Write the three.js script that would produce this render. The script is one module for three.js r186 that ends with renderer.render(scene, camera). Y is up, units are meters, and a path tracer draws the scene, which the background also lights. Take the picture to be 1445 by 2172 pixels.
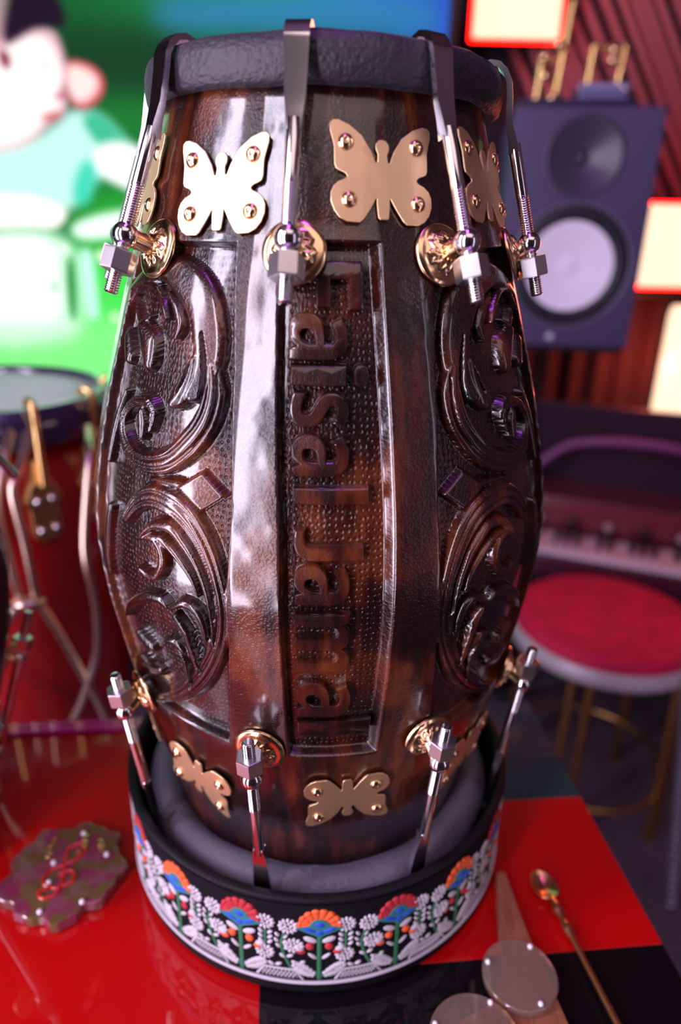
import * as THREE from 'three';
import { mergeGeometries, toCreasedNormals, mergeVertices } from 'three/addons/utils/BufferGeometryUtils.js';
import { RoundedBoxGeometry } from 'three/addons/geometries/RoundedBoxGeometry.js';
import { TessellateModifier } from 'three/addons/modifiers/TessellateModifier.js';
import { FontLoader } from 'three/addons/loaders/FontLoader.js';
import { RectAreaLightUniformsLib } from 'three/addons/lights/RectAreaLightUniformsLib.js';

// ------------------------------------------------------------------ camera, lights, exposure
const T = 0.72;                       // height of the table top; the drum stands with its axis on x = z = 0
const scene = new THREE.Scene();
scene.background = new THREE.Color(0x000000);
const renderer = new THREE.WebGLRenderer({ antialias: true });
renderer.toneMapping = THREE.LinearToneMapping;
renderer.toneMappingExposure = 1.0;
renderer.shadowMap.enabled = true;
RectAreaLightUniformsLib.init();

const camera = new THREE.PerspectiveCamera(2 * Math.atan(1086 / 1448) * 180 / Math.PI, 1445 / 2172, 0.02, 20);
camera.position.set(0.0128, T + 0.4235, 0.41);
camera.rotation.order = 'YXZ';
camera.rotation.set(-Math.atan(576 / 1448), 0, 1.2 * Math.PI / 180);
camera.focus = 0.325;
camera.userData.fStop = 3.4;
scene.add(camera);

const rad = (d) => d * Math.PI / 180;
function lamp(color, intensity, w, h, pos, target) {           // an area light; its fitting is built further down
  const l = new THREE.RectAreaLight(color, intensity, w, h);
  l.position.set(...pos); l.lookAt(...target); scene.add(l);
  return l;
}
// two tall studio soft boxes to the left of the photographer, a purple panel lamp on the ceiling, a small strip lamp to the right
const SOFT = [
  { az: -30, dist: 1.25, y: 1.33, w: 0.14, h: 1.92, color: [0.90, 0.80, 1.0], power: 25 },
  { az: -64, dist: 1.25, y: 1.33, w: 0.24, h: 1.92, color: [0.88, 0.78, 1.0], power: 21 },
];
const STRIP = { az: 52, dist: 1.0, y: T + 0.40, w: 0.05, h: 1.0, color: [0.85, 0.78, 1.0], power: 3.5 };
const PURPLE = { pos: [0.05, 2.1, 0.12], w: 0.16, h: 0.5, color: [0.55, 0.08, 1.0], power: 9 };
const ROOM = { pos: [0.45, 2.44, 1.25], w: 1.5, h: 1.2, color: [1.0, 0.74, 0.72], power: 0.42 };
const aim = (s) => [s.dist * Math.sin(rad(s.az)), s.y, s.dist * Math.cos(rad(s.az))];
for (const s of [...SOFT, STRIP]) lamp(new THREE.Color().setRGB(...s.color), s.power, s.w, s.h, aim({ ...s, dist: s.dist - 0.012 }), [0, s.y, 0]);
lamp(new THREE.Color().setRGB(...PURPLE.color), PURPLE.power, PURPLE.w, PURPLE.h, [PURPLE.pos[0], PURPLE.pos[1] - 0.012, PURPLE.pos[2]], [PURPLE.pos[0], 0, PURPLE.pos[2]]);
lamp(new THREE.Color().setRGB(...ROOM.color), ROOM.power, ROOM.w, ROOM.h, [ROOM.pos[0], ROOM.pos[1] - 0.012, ROOM.pos[2]], [ROOM.pos[0], 0, ROOM.pos[2]]);

// ------------------------------------------------------------------ helpers
let seedv = 7;
const rnd = () => { seedv = (seedv * 1664525 + 1013904223) >>> 0; return seedv / 4294967296; };
const clamp = (x, a = 0, b = 1) => Math.min(b, Math.max(a, x));
const lerp = (a, b, t) => a + (b - a) * t;
const smooth = (a, b, x) => { const t = clamp((x - a) / (b - a)); return t * t * (3 - 2 * t); };
const NT = new Float32Array(65536); for (let i = 0; i < 65536; i++) NT[i] = rnd();
function noise(x, y) {
  const xi = Math.floor(x), yi = Math.floor(y), fx = x - xi, fy = y - yi, u = fx * fx * (3 - 2 * fx), v = fy * fy * (3 - 2 * fy);
  const a = NT[(xi & 255) + ((yi & 255) << 8)], b = NT[((xi + 1) & 255) + ((yi & 255) << 8)], c = NT[(xi & 255) + (((yi + 1) & 255) << 8)], d = NT[((xi + 1) & 255) + (((yi + 1) & 255) << 8)];
  return lerp(lerp(a, b, u), lerp(c, d, u), v);
}
const fbm = (x, y, n = 4) => { let s = 0, a = 0.5, t = 0; for (let i = 0; i < n; i++) { s += a * noise(x, y); t += a; x = x * 2.03 + 11.7; y = y * 2.03 + 5.3; a *= 0.5; } return s / t; };
function interp(tab, x) {                                         // Catmull-Rom through [x, value] pairs
  const n = tab.length; if (x <= tab[0][0]) return tab[0][1]; if (x >= tab[n - 1][0]) return tab[n - 1][1];
  let i = 0; while (x > tab[i + 1][0]) i++;
  const p0 = tab[Math.max(0, i - 1)], p1 = tab[i], p2 = tab[i + 1], p3 = tab[Math.min(n - 1, i + 2)], h = p2[0] - p1[0], t = (x - p1[0]) / h;
  const m1 = (p2[1] - p0[1]) / (p2[0] - p0[0] || 1) * h, m2 = (p3[1] - p1[1]) / (p3[0] - p1[0] || 1) * h;
  const t2 = t * t, t3 = t2 * t;
  return (2 * t3 - 3 * t2 + 1) * p1[1] + (t3 - 2 * t2 + t) * m1 + (-2 * t3 + 3 * t2) * p2[1] + (t3 - t2) * m2;
}
const lin = (tab, x) => { const n = tab.length; if (x <= tab[0][0]) return tab[0][1]; if (x >= tab[n - 1][0]) return tab[n - 1][1]; let i = 0; while (x > tab[i + 1][0]) i++; return lerp(tab[i][1], tab[i + 1][1], (x - tab[i][0]) / (tab[i + 1][0] - tab[i][0])); };
const C = (r, g, b) => new THREE.Color().setRGB(r, g, b);
const std = (color, roughness = 0.6, metalness = 0, more = {}) => new THREE.MeshPhysicalMaterial({ color, roughness, metalness, ...more });
const names = new Map();
function numbered(n) { const k = names.get(n) ?? 0; names.set(n, k + 1); return k ? n + '_' + String(k).padStart(3, '0') : n; }
function thing(name, label, category, pos = [0, 0, 0], turn = 0, group) {
  const o = new THREE.Group(); o.name = numbered(name); o.position.set(...pos); o.rotation.y = turn; scene.add(o);
  o.userData = { label, category }; if (group) o.userData.group = group;
  return o;
}
function part(name, geo, m, parent, pos, rot) {
  const g = Array.isArray(geo) ? mergeGeometries(geo.map((x) => { const y = x.index ? x.toNonIndexed() : x; for (const k of Object.keys(y.attributes)) if (!['position', 'normal', 'uv'].includes(k)) y.deleteAttribute(k); return y; })) : geo;
  const o = new THREE.Mesh(g, m); o.name = name; o.castShadow = o.receiveShadow = true;
  if (pos) o.position.set(...pos); if (rot) o.rotation.set(...rot);
  parent.add(o); return o;
}
function struct(name, geo, m, pos, rot) { const o = part(name, geo, m, scene, pos, rot); o.userData = { kind: 'structure' }; return o; }
const box = (w, h, d, x = 0, y = 0, z = 0, r = 0.002) => new RoundedBoxGeometry(w, h, d, 2, Math.min(r, w / 2.1, h / 2.1, d / 2.1)).translate(x, y, z);
const lathe = (pts, n = 48) => new THREE.LatheGeometry(pts.map((p) => new THREE.Vector2(p[0], p[1])), n);
const creased = (g, a = 0.6) => toCreasedNormals(g, a);
const tube = (pts, r, n = 40, k = 10, closed = false) => new THREE.TubeGeometry(new THREE.CatmullRomCurve3(pts.map((p) => new THREE.Vector3(...p)), closed, 'catmullrom', 0.4), n, r, k, closed);
function rodBetween(a, b, r, k = 14) {
  const A = new THREE.Vector3(...a), B = new THREE.Vector3(...b), d = B.clone().sub(A), L = d.length();
  const g = lathe([[0, 0], [r * 0.8, 0], [r, r * 0.2], [r, L - r * 0.2], [r * 0.8, L], [0, L]], k);
  g.applyQuaternion(new THREE.Quaternion().setFromUnitVectors(new THREE.Vector3(0, 1, 0), d.normalize())); g.translate(...a); return g;
}
function dataTex(w, h, f, srgb = false, ch = 4) {
  const d = new Uint8Array(w * h * 4);
  for (let y = 0; y < h; y++) for (let x = 0; x < w; x++) { const c = f(x, y), i = (y * w + x) * 4; if (typeof c === 'number') d[i] = d[i + 1] = d[i + 2] = clamp(c) * 255; else { d[i] = clamp(c[0]) * 255; d[i + 1] = clamp(c[1]) * 255; d[i + 2] = clamp(c[2]) * 255; } d[i + 3] = 255; }
  const t = new THREE.DataTexture(d, w, h); t.magFilter = THREE.LinearFilter; t.wrapS = t.wrapT = THREE.RepeatWrapping; if (srgb) t.colorSpace = THREE.SRGBColorSpace; t.needsUpdate = true; return t;
}
const s1 = (v) => v <= 0.0031308 ? v * 12.92 : 1.055 * Math.pow(v, 1 / 2.4) - 0.055;
// a strip of rectangular section swept in the z-y plane: points [z, y, width, thickness]
function strip(pts) {
  const pos = [], idx = [], n = pts.length;
  for (let i = 0; i < n; i++) {
    const a = pts[Math.max(0, i - 1)], b = pts[Math.min(n - 1, i + 1)], [z, y, w, t] = pts[i], dz = b[0] - a[0], dy = b[1] - a[1], L = Math.hypot(dz, dy), nz = dy / L, ny = -dz / L;
    for (const [sx, sn] of [[-1, -1], [1, -1], [1, 1], [-1, 1]]) pos.push(sx * w / 2, y + sn * ny * t / 2, z + sn * nz * t / 2);
  }
  for (let i = 0; i < n - 1; i++) for (let k = 0; k < 4; k++) { const a = i * 4 + k, b = i * 4 + (k + 1) % 4; idx.push(a, b, a + 4, b, b + 4, a + 4); }
  idx.push(0, 2, 1, 0, 3, 2); const e = (n - 1) * 4; idx.push(e, e + 1, e + 2, e, e + 2, e + 3);
  const g = new THREE.BufferGeometry(); g.setAttribute('position', new THREE.Float32BufferAttribute(pos, 3)); g.setAttribute('uv', new THREE.Float32BufferAttribute(new Float32Array(pos.length / 3 * 2), 2)); g.setIndex(idx);
  return creased(g, 0.7);
}

// ------------------------------------------------------------------ shared materials
const M = {
  chrome: std(C(0.72, 0.68, 0.71), 0.13, 1), steel: std(C(0.62, 0.57, 0.6), 0.3, 1),
  brass: std(C(0.86, 0.58, 0.33), 0.2, 1), brassPlate: std(C(0.88, 0.61, 0.36), 0.48, 1), gold: std(C(0.86, 0.56, 0.22), 0.28, 1),
  black: std(C(0.012, 0.011, 0.014), 0.45), blackGloss: std(C(0.008, 0.007, 0.01), 0.25),
};
const leatherBump = dataTex(512, 512, (x, y) => { const a = fbm(x / 9, y / 9, 3), b = fbm(x / 60 + 40, y / 24, 3); return 0.55 * a + 0.45 * b; });
M.leather = std(C(0.020, 0.016, 0.024), 0.55, 0, { bumpMap: leatherBump, bumpScale: 0.0009, sheen: 0.2, sheenColor: C(0.5, 0.45, 0.7), sheenRoughness: 0.5 });
M.leather2 = std(C(0.13, 0.115, 0.17), 0.6, 0, { bumpMap: leatherBump, bumpScale: 0.0009, sheen: 0.6, sheenColor: C(0.5, 0.45, 0.7), sheenRoughness: 0.5 });

// ------------------------------------------------------------------ the room
const ROOMX0 = -2.1, ROOMX1 = 1.4, ROOMZ0 = -1.5, ROOMZ1 = 2.5, CEIL = 2.5;
const wallBump = dataTex(256, 256, (x, y) => fbm(x / 10, y / 10, 3));
const mWallDark = std(C(0.035, 0.028, 0.040), 0.9, 0, { bumpMap: wallBump, bumpScale: 0.001 });
const mWall = std(C(0.085, 0.045, 0.065), 0.9, 0, { bumpMap: wallBump, bumpScale: 0.001 });
const carpetTex = dataTex(512, 512, (x, y) => { const n = fbm(x / 3, y / 3, 3), k = fbm(x / 60, y / 60, 3); const v = 0.55 + 0.5 * n + 0.3 * (k - 0.5); return [s1(0.13 * v), s1(0.075 * v), s1(0.12 * v)]; }, true);
carpetTex.repeat.set(4, 4);
const carpetBump = dataTex(256, 256, (x, y) => fbm(x / 2.2, y / 2.2, 2)); carpetBump.repeat.set(10, 10);
struct('floor', box(ROOMX1 - ROOMX0 + 0.4, 0.1, ROOMZ1 - ROOMZ0 + 0.4, 0, 0, 0, 0.001), std(0xffffff, 0.95, 0, { map: carpetTex, bumpMap: carpetBump, bumpScale: 0.003 }), [(ROOMX0 + ROOMX1) / 2, -0.05, (ROOMZ0 + ROOMZ1) / 2]);
struct('ceiling', box(ROOMX1 - ROOMX0 + 0.4, 0.1, ROOMZ1 - ROOMZ0 + 0.4, 0, 0, 0, 0.001), mWall, [(ROOMX0 + ROOMX1) / 2, CEIL + 0.05, (ROOMZ0 + ROOMZ1) / 2]);
struct('wall_back', box(ROOMX1 - ROOMX0 + 0.4, CEIL, 0.1, 0, 0, 0, 0.001), mWallDark, [(ROOMX0 + ROOMX1) / 2, CEIL / 2, ROOMZ0 - 0.05]);
struct('wall_front', box(ROOMX1 - ROOMX0 + 0.4, CEIL, 0.1, 0, 0, 0, 0.001), mWall, [(ROOMX0 + ROOMX1) / 2, CEIL / 2, ROOMZ1 + 0.05]);
struct('wall_left', box(0.1, CEIL, ROOMZ1 - ROOMZ0, 0, 0, 0, 0.001), mWall, [ROOMX0 - 0.05, CEIL / 2, (ROOMZ0 + ROOMZ1) / 2]);
struct('wall_right', box(0.1, CEIL, ROOMZ1 - ROOMZ0, 0, 0, 0, 0.001), mWall, [ROOMX1 + 0.05, CEIL / 2, (ROOMZ0 + ROOMZ1) / 2]);

// ------------------------------------------------------------------ table with lacquer panels
{
  // local frame: origin at the back right corner, -x to the left, +z towards the camera
  const t = thing('table', 'glossy red lacquered table top with a black panel in front', 'table', [0.203, T, -0.155], rad(6));
  const W = 0.86, Dp = 0.50;
  const red = std(C(0.47, 0.001, 0.002), 0.35, 0, { clearcoat: 1, clearcoatRoughness: 0.02, specularIntensity: 0.4 });
  const blk = std(C(0.004, 0.003, 0.004), 0.3, 0, { clearcoat: 0.6, clearcoatRoughness: 0.02, specularIntensity: 0.3 });
  const teal = std(C(0.006, 0.05, 0.055), 0.3, 0, { clearcoat: 1, clearcoatRoughness: 0.03, specularIntensity: 0.4 });
  // the top is made of four lacquered panels that meet flush
  const px = (x0, x1, z0, z1) => box(x1 - x0, 0.03, z1 - z0, (x0 + x1) / 2, -0.015, (z0 + z1) / 2, 0.0004);
  part('red_panel', px(-W, -0.262, 0, Dp), red, t);
  part('teal_panel', px(-0.262, 0, 0, 0.126), teal, t);
  part('red_panel', px(-0.262, 0, 0.126, 0.254), red, t);
  part('black_panel', px(-0.262, 0, 0.254, Dp), blk, t);
  part('edge_strip', box(0.56, 0.004, 0.015, -W / 2 - 0.14, 0.002, 0.010, 0.0015), std(C(0.62, 0.02, 0.26), 0.25, 0, { clearcoat: 1, clearcoatRoughness: 0.05 }), t);
  part('apron', box(W - 0.1, 0.07, Dp - 0.1, -W / 2, -0.065, Dp / 2), M.blackGloss, t);
  for (const [x, z] of [[-0.06, 0.06], [-0.06, Dp - 0.06], [-W + 0.06, 0.06], [-W + 0.06, Dp - 0.06]]) part('leg', lathe([[0, -T], [0.016, -T], [0.018, -T + 0.01], [0.024, -0.03], [0, -0.03]], 20), M.blackGloss, t, [x, 0, z]);
}

// ------------------------------------------------------------------ the dholak drum
const PROF = [[0.0, 0.095], [0.06, 0.1], [0.09, 0.105], [0.12, 0.1128], [0.147, 0.119], [0.17, 0.1243], [0.2, 0.1295], [0.23, 0.1342], [0.26, 0.1370], [0.28, 0.1364], [0.3, 0.1338], [0.323, 0.1292], [0.349, 0.1228], [0.37, 0.1166], [0.394, 0.1095], [0.413, 0.1036], [0.4316, 0.0970], [0.469, 0.0866], [0.485, 0.0822], [0.51, 0.0795]];
const R0 = (y) => interp(PROF, y);
const wrapDeg = (a) => ((a % 360) + 540) % 360 - 180;
const PIL = rad(4.8);
function baseR(deg, y) {                                           // the turned body; the pilasters beside the letter panels are planed flat
  const q = (((deg - 5) % 90) + 450) % 90, d = Math.abs(q > 45 ? q - 90 : q), a = Math.abs(rad(d - 15.8));
  return R0(y) * (a < PIL ? Math.cos(PIL) / Math.cos(a) : 1);
}
// carved relief -------------------------------------------------------
const PANEL_C = -40;                                               // scroll panel on the left; its mirror is at +50
// strokes: centre line [degrees from the panel centre, height], half widths in mm, height in mm, kind
const RAW = {
  leaf: [[[-63.2, 0.3987], [-53.0, 0.4064], [-42.9, 0.4098], [-33.9, 0.405], [-28.4, 0.3959], [-25.8, 0.3842], [-25.0, 0.3734], [-25.9, 0.3641], [-28.0, 0.3576]], [2, 4.5, 6.5, 8.5, 9.4, 9.8, 9.4, 8, 4], 6.4, 2],
  lobe: [[[-28.2, 0.3728], [-29.1, 0.3653], [-31.1, 0.3568], [-32.5, 0.3533]], [3, 6, 6.5, 4], 6.8, 0],
  tail: [[[-23.4, 0.3712], [-22.4, 0.3581], [-23.7, 0.3469], [-27.2, 0.3365], [-32.5, 0.327], [-38.5, 0.3231], [-44.6, 0.3242], [-49.3, 0.3311], [-50.8, 0.3402], [-47.2, 0.3482], [-41.9, 0.3508], [-38.5, 0.347], [-38.9, 0.3383]], [3, 7, 7.5, 7.5, 6.5, 5.5, 4.8, 4.2, 3.6, 3.2, 3, 2.6, 1.6], 5.8, 1],
  hook: [[[-60.6, 0.3927], [-55.6, 0.4014], [-48.0, 0.4021], [-42.8, 0.3967], [-39.1, 0.3884]], [1.6, 2.2, 2.6, 2.8, 1.2], 5.2, 0],
  tip: [[[-40.0, 0.3995], [-36.5, 0.3937], [-34.4, 0.3866], [-34.8, 0.3803]], [1.2, 3.2, 3.6, 1], 5.2, 0],
  bud: [[[-49.6, 0.3838], [-45.6, 0.3759], [-43.6, 0.3688]], [3, 7.6, 5.5], 6.4, 0],
  bud2: [[[-58, 0.377], [-54.5, 0.368]], [4, 4.5], 5.5, 0],
  stem: [[[-57, 0.392], [-52, 0.385], [-47, 0.388]], [1.6, 2.4, 1.2], 4, 0],
  bulb: [[[-43.4, 0.3455], [-43.0, 0.3407], [-42.0, 0.3347]], [3, 4.4, 3], 5.4, 0],
  rimB: [[[-45.3, 0.292], [-41.6, 0.3024], [-36.4, 0.3082], [-30.4, 0.307], [-25.8, 0.3017], [-22.3, 0.2923], [-19.7, 0.2797], [-18.3, 0.2634], [-18.8, 0.2477], [-21.3, 0.2313], [-26.0, 0.2135], [-33.4, 0.1953], [-44.4, 0.1801]], [3, 5, 6.5, 6.8, 6.6, 6.2, 5.4, 5, 5, 5.6, 6, 5, 2.4], 5.8, 1],
  tubeB: [[[-39.5, 0.2856], [-35.9, 0.294], [-30.5, 0.2962], [-26.6, 0.2901], [-23.2, 0.2807], [-21.0, 0.2666], [-20.4, 0.2515], [-21.0, 0.2348]], [1.2, 3, 3.6, 3.6, 3.4, 2.8, 2.2, 1], 6.2, 0],
  tubeB2: [[[-38.5, 0.2872], [-33.6, 0.2889], [-28.8, 0.2828], [-25.1, 0.2739], [-23.4, 0.2654]], [1, 2.4, 2.8, 2.4, 1], 5, 0],
  curl: [[[-40.0, 0.2853], [-35.8, 0.288], [-33.1, 0.2832], [-33.0, 0.2752], [-36.0, 0.2668], [-40, 0.269]], [1.6, 2.8, 3.4, 3.6, 3.2, 2], 5.4, 0],
  h1: [[[-50.8, 0.231], [-46.2, 0.2431], [-39.1, 0.2533], [-34.1, 0.2559], [-31.8, 0.2536]], [1.5, 2.8, 3.8, 3.4, 1.2], 5.6, 0],
  h2: [[[-31.0, 0.2533], [-27.5, 0.2585], [-24.4, 0.2562], [-22.8, 0.2479], [-22.7, 0.2357]], [1.2, 3, 3.4, 3, 1], 5.6, 0],
  h3: [[[-30.1, 0.2497], [-28.2, 0.2402], [-27.2, 0.228], [-26.4, 0.2154]], [2, 4, 4, 2], 5.2, 0],
  h4: [[[-34.1, 0.2315], [-31.2, 0.2317], [-29.4, 0.2221], [-29.2, 0.2084]], [1.6, 3.6, 3.6, 1.6], 5.6, 0],
  body: [[[-22.0, 0.2408], [-23.4, 0.2236], [-28.5, 0.2077], [-36.4, 0.1957]], [2, 6.5, 7.5, 4], 5, 0],
  blob: [[[-49.3, 0.2027], [-45.1, 0.2002], [-40.4, 0.2043]], [3.5, 5, 3], 5, 0],
  blob2: [[[-47.3, 0.2207], [-42.1, 0.2182]], [4.5, 4], 5, 0],
  fl1: [[[-37.9, 0.3161], [-30.1, 0.3166], [-23.9, 0.3151]], [0.8, 2.4, 2.8], 4.2, 0],
  low: [[[-54, 0.292], [-57, 0.27], [-58, 0.25]], [3, 4, 2], 5, 0],
  low2: [[[-52, 0.352], [-56, 0.335], [-57, 0.315]], [2, 3.5, 2], 5, 0],
  // slits cut with the gouge
  slit1: [[[-30.3, 0.389], [-29.4, 0.3812], [-29.4, 0.3726], [-29.9, 0.3651], [-31.3, 0.3586]], [0.4, 1.3, 1.5, 1.2, 0.4], 3.4, 9],
  slit2: [[[-26.9, 0.3846], [-25.4, 0.3733], [-24.9, 0.3637], [-25.5, 0.3557], [-26.9, 0.3498]], [0.4, 1.2, 1.5, 1.4, 0.4], 3.2, 9],
  slit3: [[[-21.7, 0.3679], [-21.4, 0.3565], [-22.6, 0.3453], [-26.0, 0.3356]], [0.4, 1.0, 1.0, 0.4], 2.2, 9],
  slit4: [[[-44.7, 0.4021], [-40.6, 0.3957], [-37.9, 0.3886]], [0.4, 1.1, 0.4], 2.6, 9],
  slit5: [[[-36.5, 0.2997], [-31.0, 0.3013], [-26.4, 0.2953], [-22.8, 0.2853], [-20.3, 0.2706], [-19.8, 0.2546]], [0.4, 1.1, 1.3, 1.3, 1.2, 0.4], 3, 9],
  slit6: [[[-36.3, 0.2917], [-31.2, 0.2918], [-26.9, 0.2848], [-24.3, 0.2763]], [0.4, 1, 1, 0.4], 2.4, 9],
  slit7: [[[-27.1, 0.2482], [-26.4, 0.2366], [-25.6, 0.2263], [-25.6, 0.2177]], [0.4, 1.2, 1.3, 0.5], 3.2, 9],
  slit8: [[[-30.9, 0.2292], [-28.7, 0.2227], [-28.7, 0.212], [-29.5, 0.2044]], [0.4, 1.1, 1.2, 0.5], 3, 9],
};
const DIAMOND = [[-23.2, 0.3253], [-17.3, 0.3155], [-22.9, 0.3065], [-29.8, 0.3157]];
const STROKES = [];
for (const key of Object.keys(RAW)) {
  const [pts, ws, h, kind] = RAW[key], n = pts.length, seg = [];
  const cp = (i, j) => pts[clamp(i, 0, n - 1)][j];
  for (let i = 0; i < n - 1; i++) for (let k = 0; k < 7; k++) {
    const t = k / 7, q = (j) => { const a = cp(i - 1, j), b = cp(i, j), c = cp(i + 1, j), d = cp(i + 2, j); return 0.5 * (2 * b + (c - a) * t + (2 * a - 5 * b + 4 * c - d) * t * t + (3 * b - a - 3 * c + d) * t * t * t); };
    seg.push([q(0) - PANEL_C, q(1), lerp(ws[i], ws[i + 1], t) * 0.001]);
  }
  seg.push([pts[n - 1][0] - PANEL_C, pts[n - 1][1], ws[n - 1] * 0.001]);
  const s = seg.map(([d, y, w]) => [rad(d) * R0(y), y, w]);
  const wm = Math.max(...s.map((p) => p[2]));
  STROKES.push({ s, h: h * 0.001, kind, b: [Math.min(...s.map((p) => p[0])) - wm, Math.max(...s.map((p) => p[0])) + wm, Math.min(...s.map((p) => p[1])) - wm, Math.max(...s.map((p) => p[1])) + wm] });
}
const DIA = DIAMOND.map(([d, y]) => [rad(d - PANEL_C) * R0(y), y]);
function relief(s, y) {                                            // carved height above the panel ground, metres
  let best = 0, cut = 0;
  for (const K of STROKES) {
    if (s < K.b[0] || s > K.b[1] || y < K.b[2] || y > K.b[3]) continue;
    let bd = 1e9, bw = 1, bs = 1;
    for (let i = 0; i < K.s.length - 1; i++) {
      const a = K.s[i], b = K.s[i + 1], dx = b[0] - a[0], dy = b[1] - a[1], px = s - a[0], py = y - a[1];
      const t = clamp((px * dx + py * dy) / (dx * dx + dy * dy)), ex = px - dx * t, ey = py - dy * t, d = Math.hypot(ex, ey), w = lerp(a[2], b[2], t);
      if (d / w < bd / bw) { bd = d; bw = w; bs = dx * py - dy * px > 0 ? 1 : -1; }
    }
    const q = bd / bw; if (q >= 1) continue;
    if (K.kind === 9) { cut = Math.max(cut, K.h * (1 - q * q)); continue; }
    let h = K.kind === 0 ? K.h * Math.pow(1 - q * q, 0.42) : K.h * Math.pow(1 - Math.pow(q, 4), 0.4) * (K.kind === 2 ? 0.9 - 0.1 * q * bs : 1);
    if (K.kind === 1) for (const c of [-0.33, 0.36]) { const g = (q * bs - c) / 0.12; h -= 0.0013 * Math.exp(-g * g); }
    best = Math.max(best, h);
  }
  best = Math.max(0, best - (best > 0.003 ? cut : 0));
  // faceted diamond knot
  let inside = 1e9;
  for (let i = 0; i < 4; i++) { const a = DIA[i], b = DIA[(i + 1) % 4], L = Math.hypot(b[0] - a[0], b[1] - a[1]); inside = Math.min(inside, -((b[0] - a[0]) * (y - a[1]) - (b[1] - a[1]) * (s - a[0])) / L); }
  if (inside > 0) best = Math.max(best, 0.0022 + Math.min(inside * 2.5, 0.0024));
  return best;
}
const TXT_L = [[0.165, -5.3], [0.3, -6.2], [0.425, -9.2]], TXT_R = [[0.165, 16.6], [0.31, 16.9], [0.425, 16.4]], SCR_IN = [[0.165, 19.0], [0.24, 23.0], [0.311, 24.3], [0.37, 22.6], [0.425, 19.8]];
function carve(deg, y) {                                           // -> [displacement, ground mask]
  const q = (((deg - 5) % 90) + 450) % 90, dt = q > 45 ? q - 90 : q;     // degrees from the nearest letter panel centre
  const R = R0(y);
  let disp = 0, ground = 0;
  { // letter panel
    const pr = rad(TXT_R_at(y) - 5 - dt) * R, pl = rad(dt - (TXT_L_at(y) - 5)) * R, pb = y - 0.1705, pt = 0.4232 - y;
    const m = Math.min(smooth(0, 0.0052, pr), smooth(0, 0.0018, pl), smooth(0, 0.004, pb), smooth(0, 0.003, pt));
    disp -= 0.0064 * m; ground = Math.max(ground, m > 0.98 ? 1 : 0);
  }
  const k = (((deg - PANEL_C) % 90) + 450) % 90, ds = k > 45 ? k - 90 : k;
  { // scroll panel
    const idx = Math.round((deg - ds - PANEL_C) / 90), mir = ((idx % 2) + 2) % 2 ? -1 : 1, half = lin(SCR_IN, y);
    const pe = rad(half - Math.abs(ds)) * R, pb = y - (0.1705 + 0.006 * Math.cos(rad(ds * 3.4))), pt = 0.4222 - y;
    const m = Math.min(smooth(0, 0.0018, pe), smooth(0, 0.0035, pb), smooth(0, 0.003, pt));
    if (m > 0) { const r = relief(rad(ds * mir) * R, y); disp += m * (-0.0058 + r); if (m > 0.98 && r < 0.0004) ground = 1; }
  }
  return [disp, ground];
}
function TXT_R_at(y) { return lin(TXT_R, y); } function TXT_L_at(y) { return lin(TXT_L, y); }
const surfR = (deg, y) => baseR(deg, y);

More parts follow.
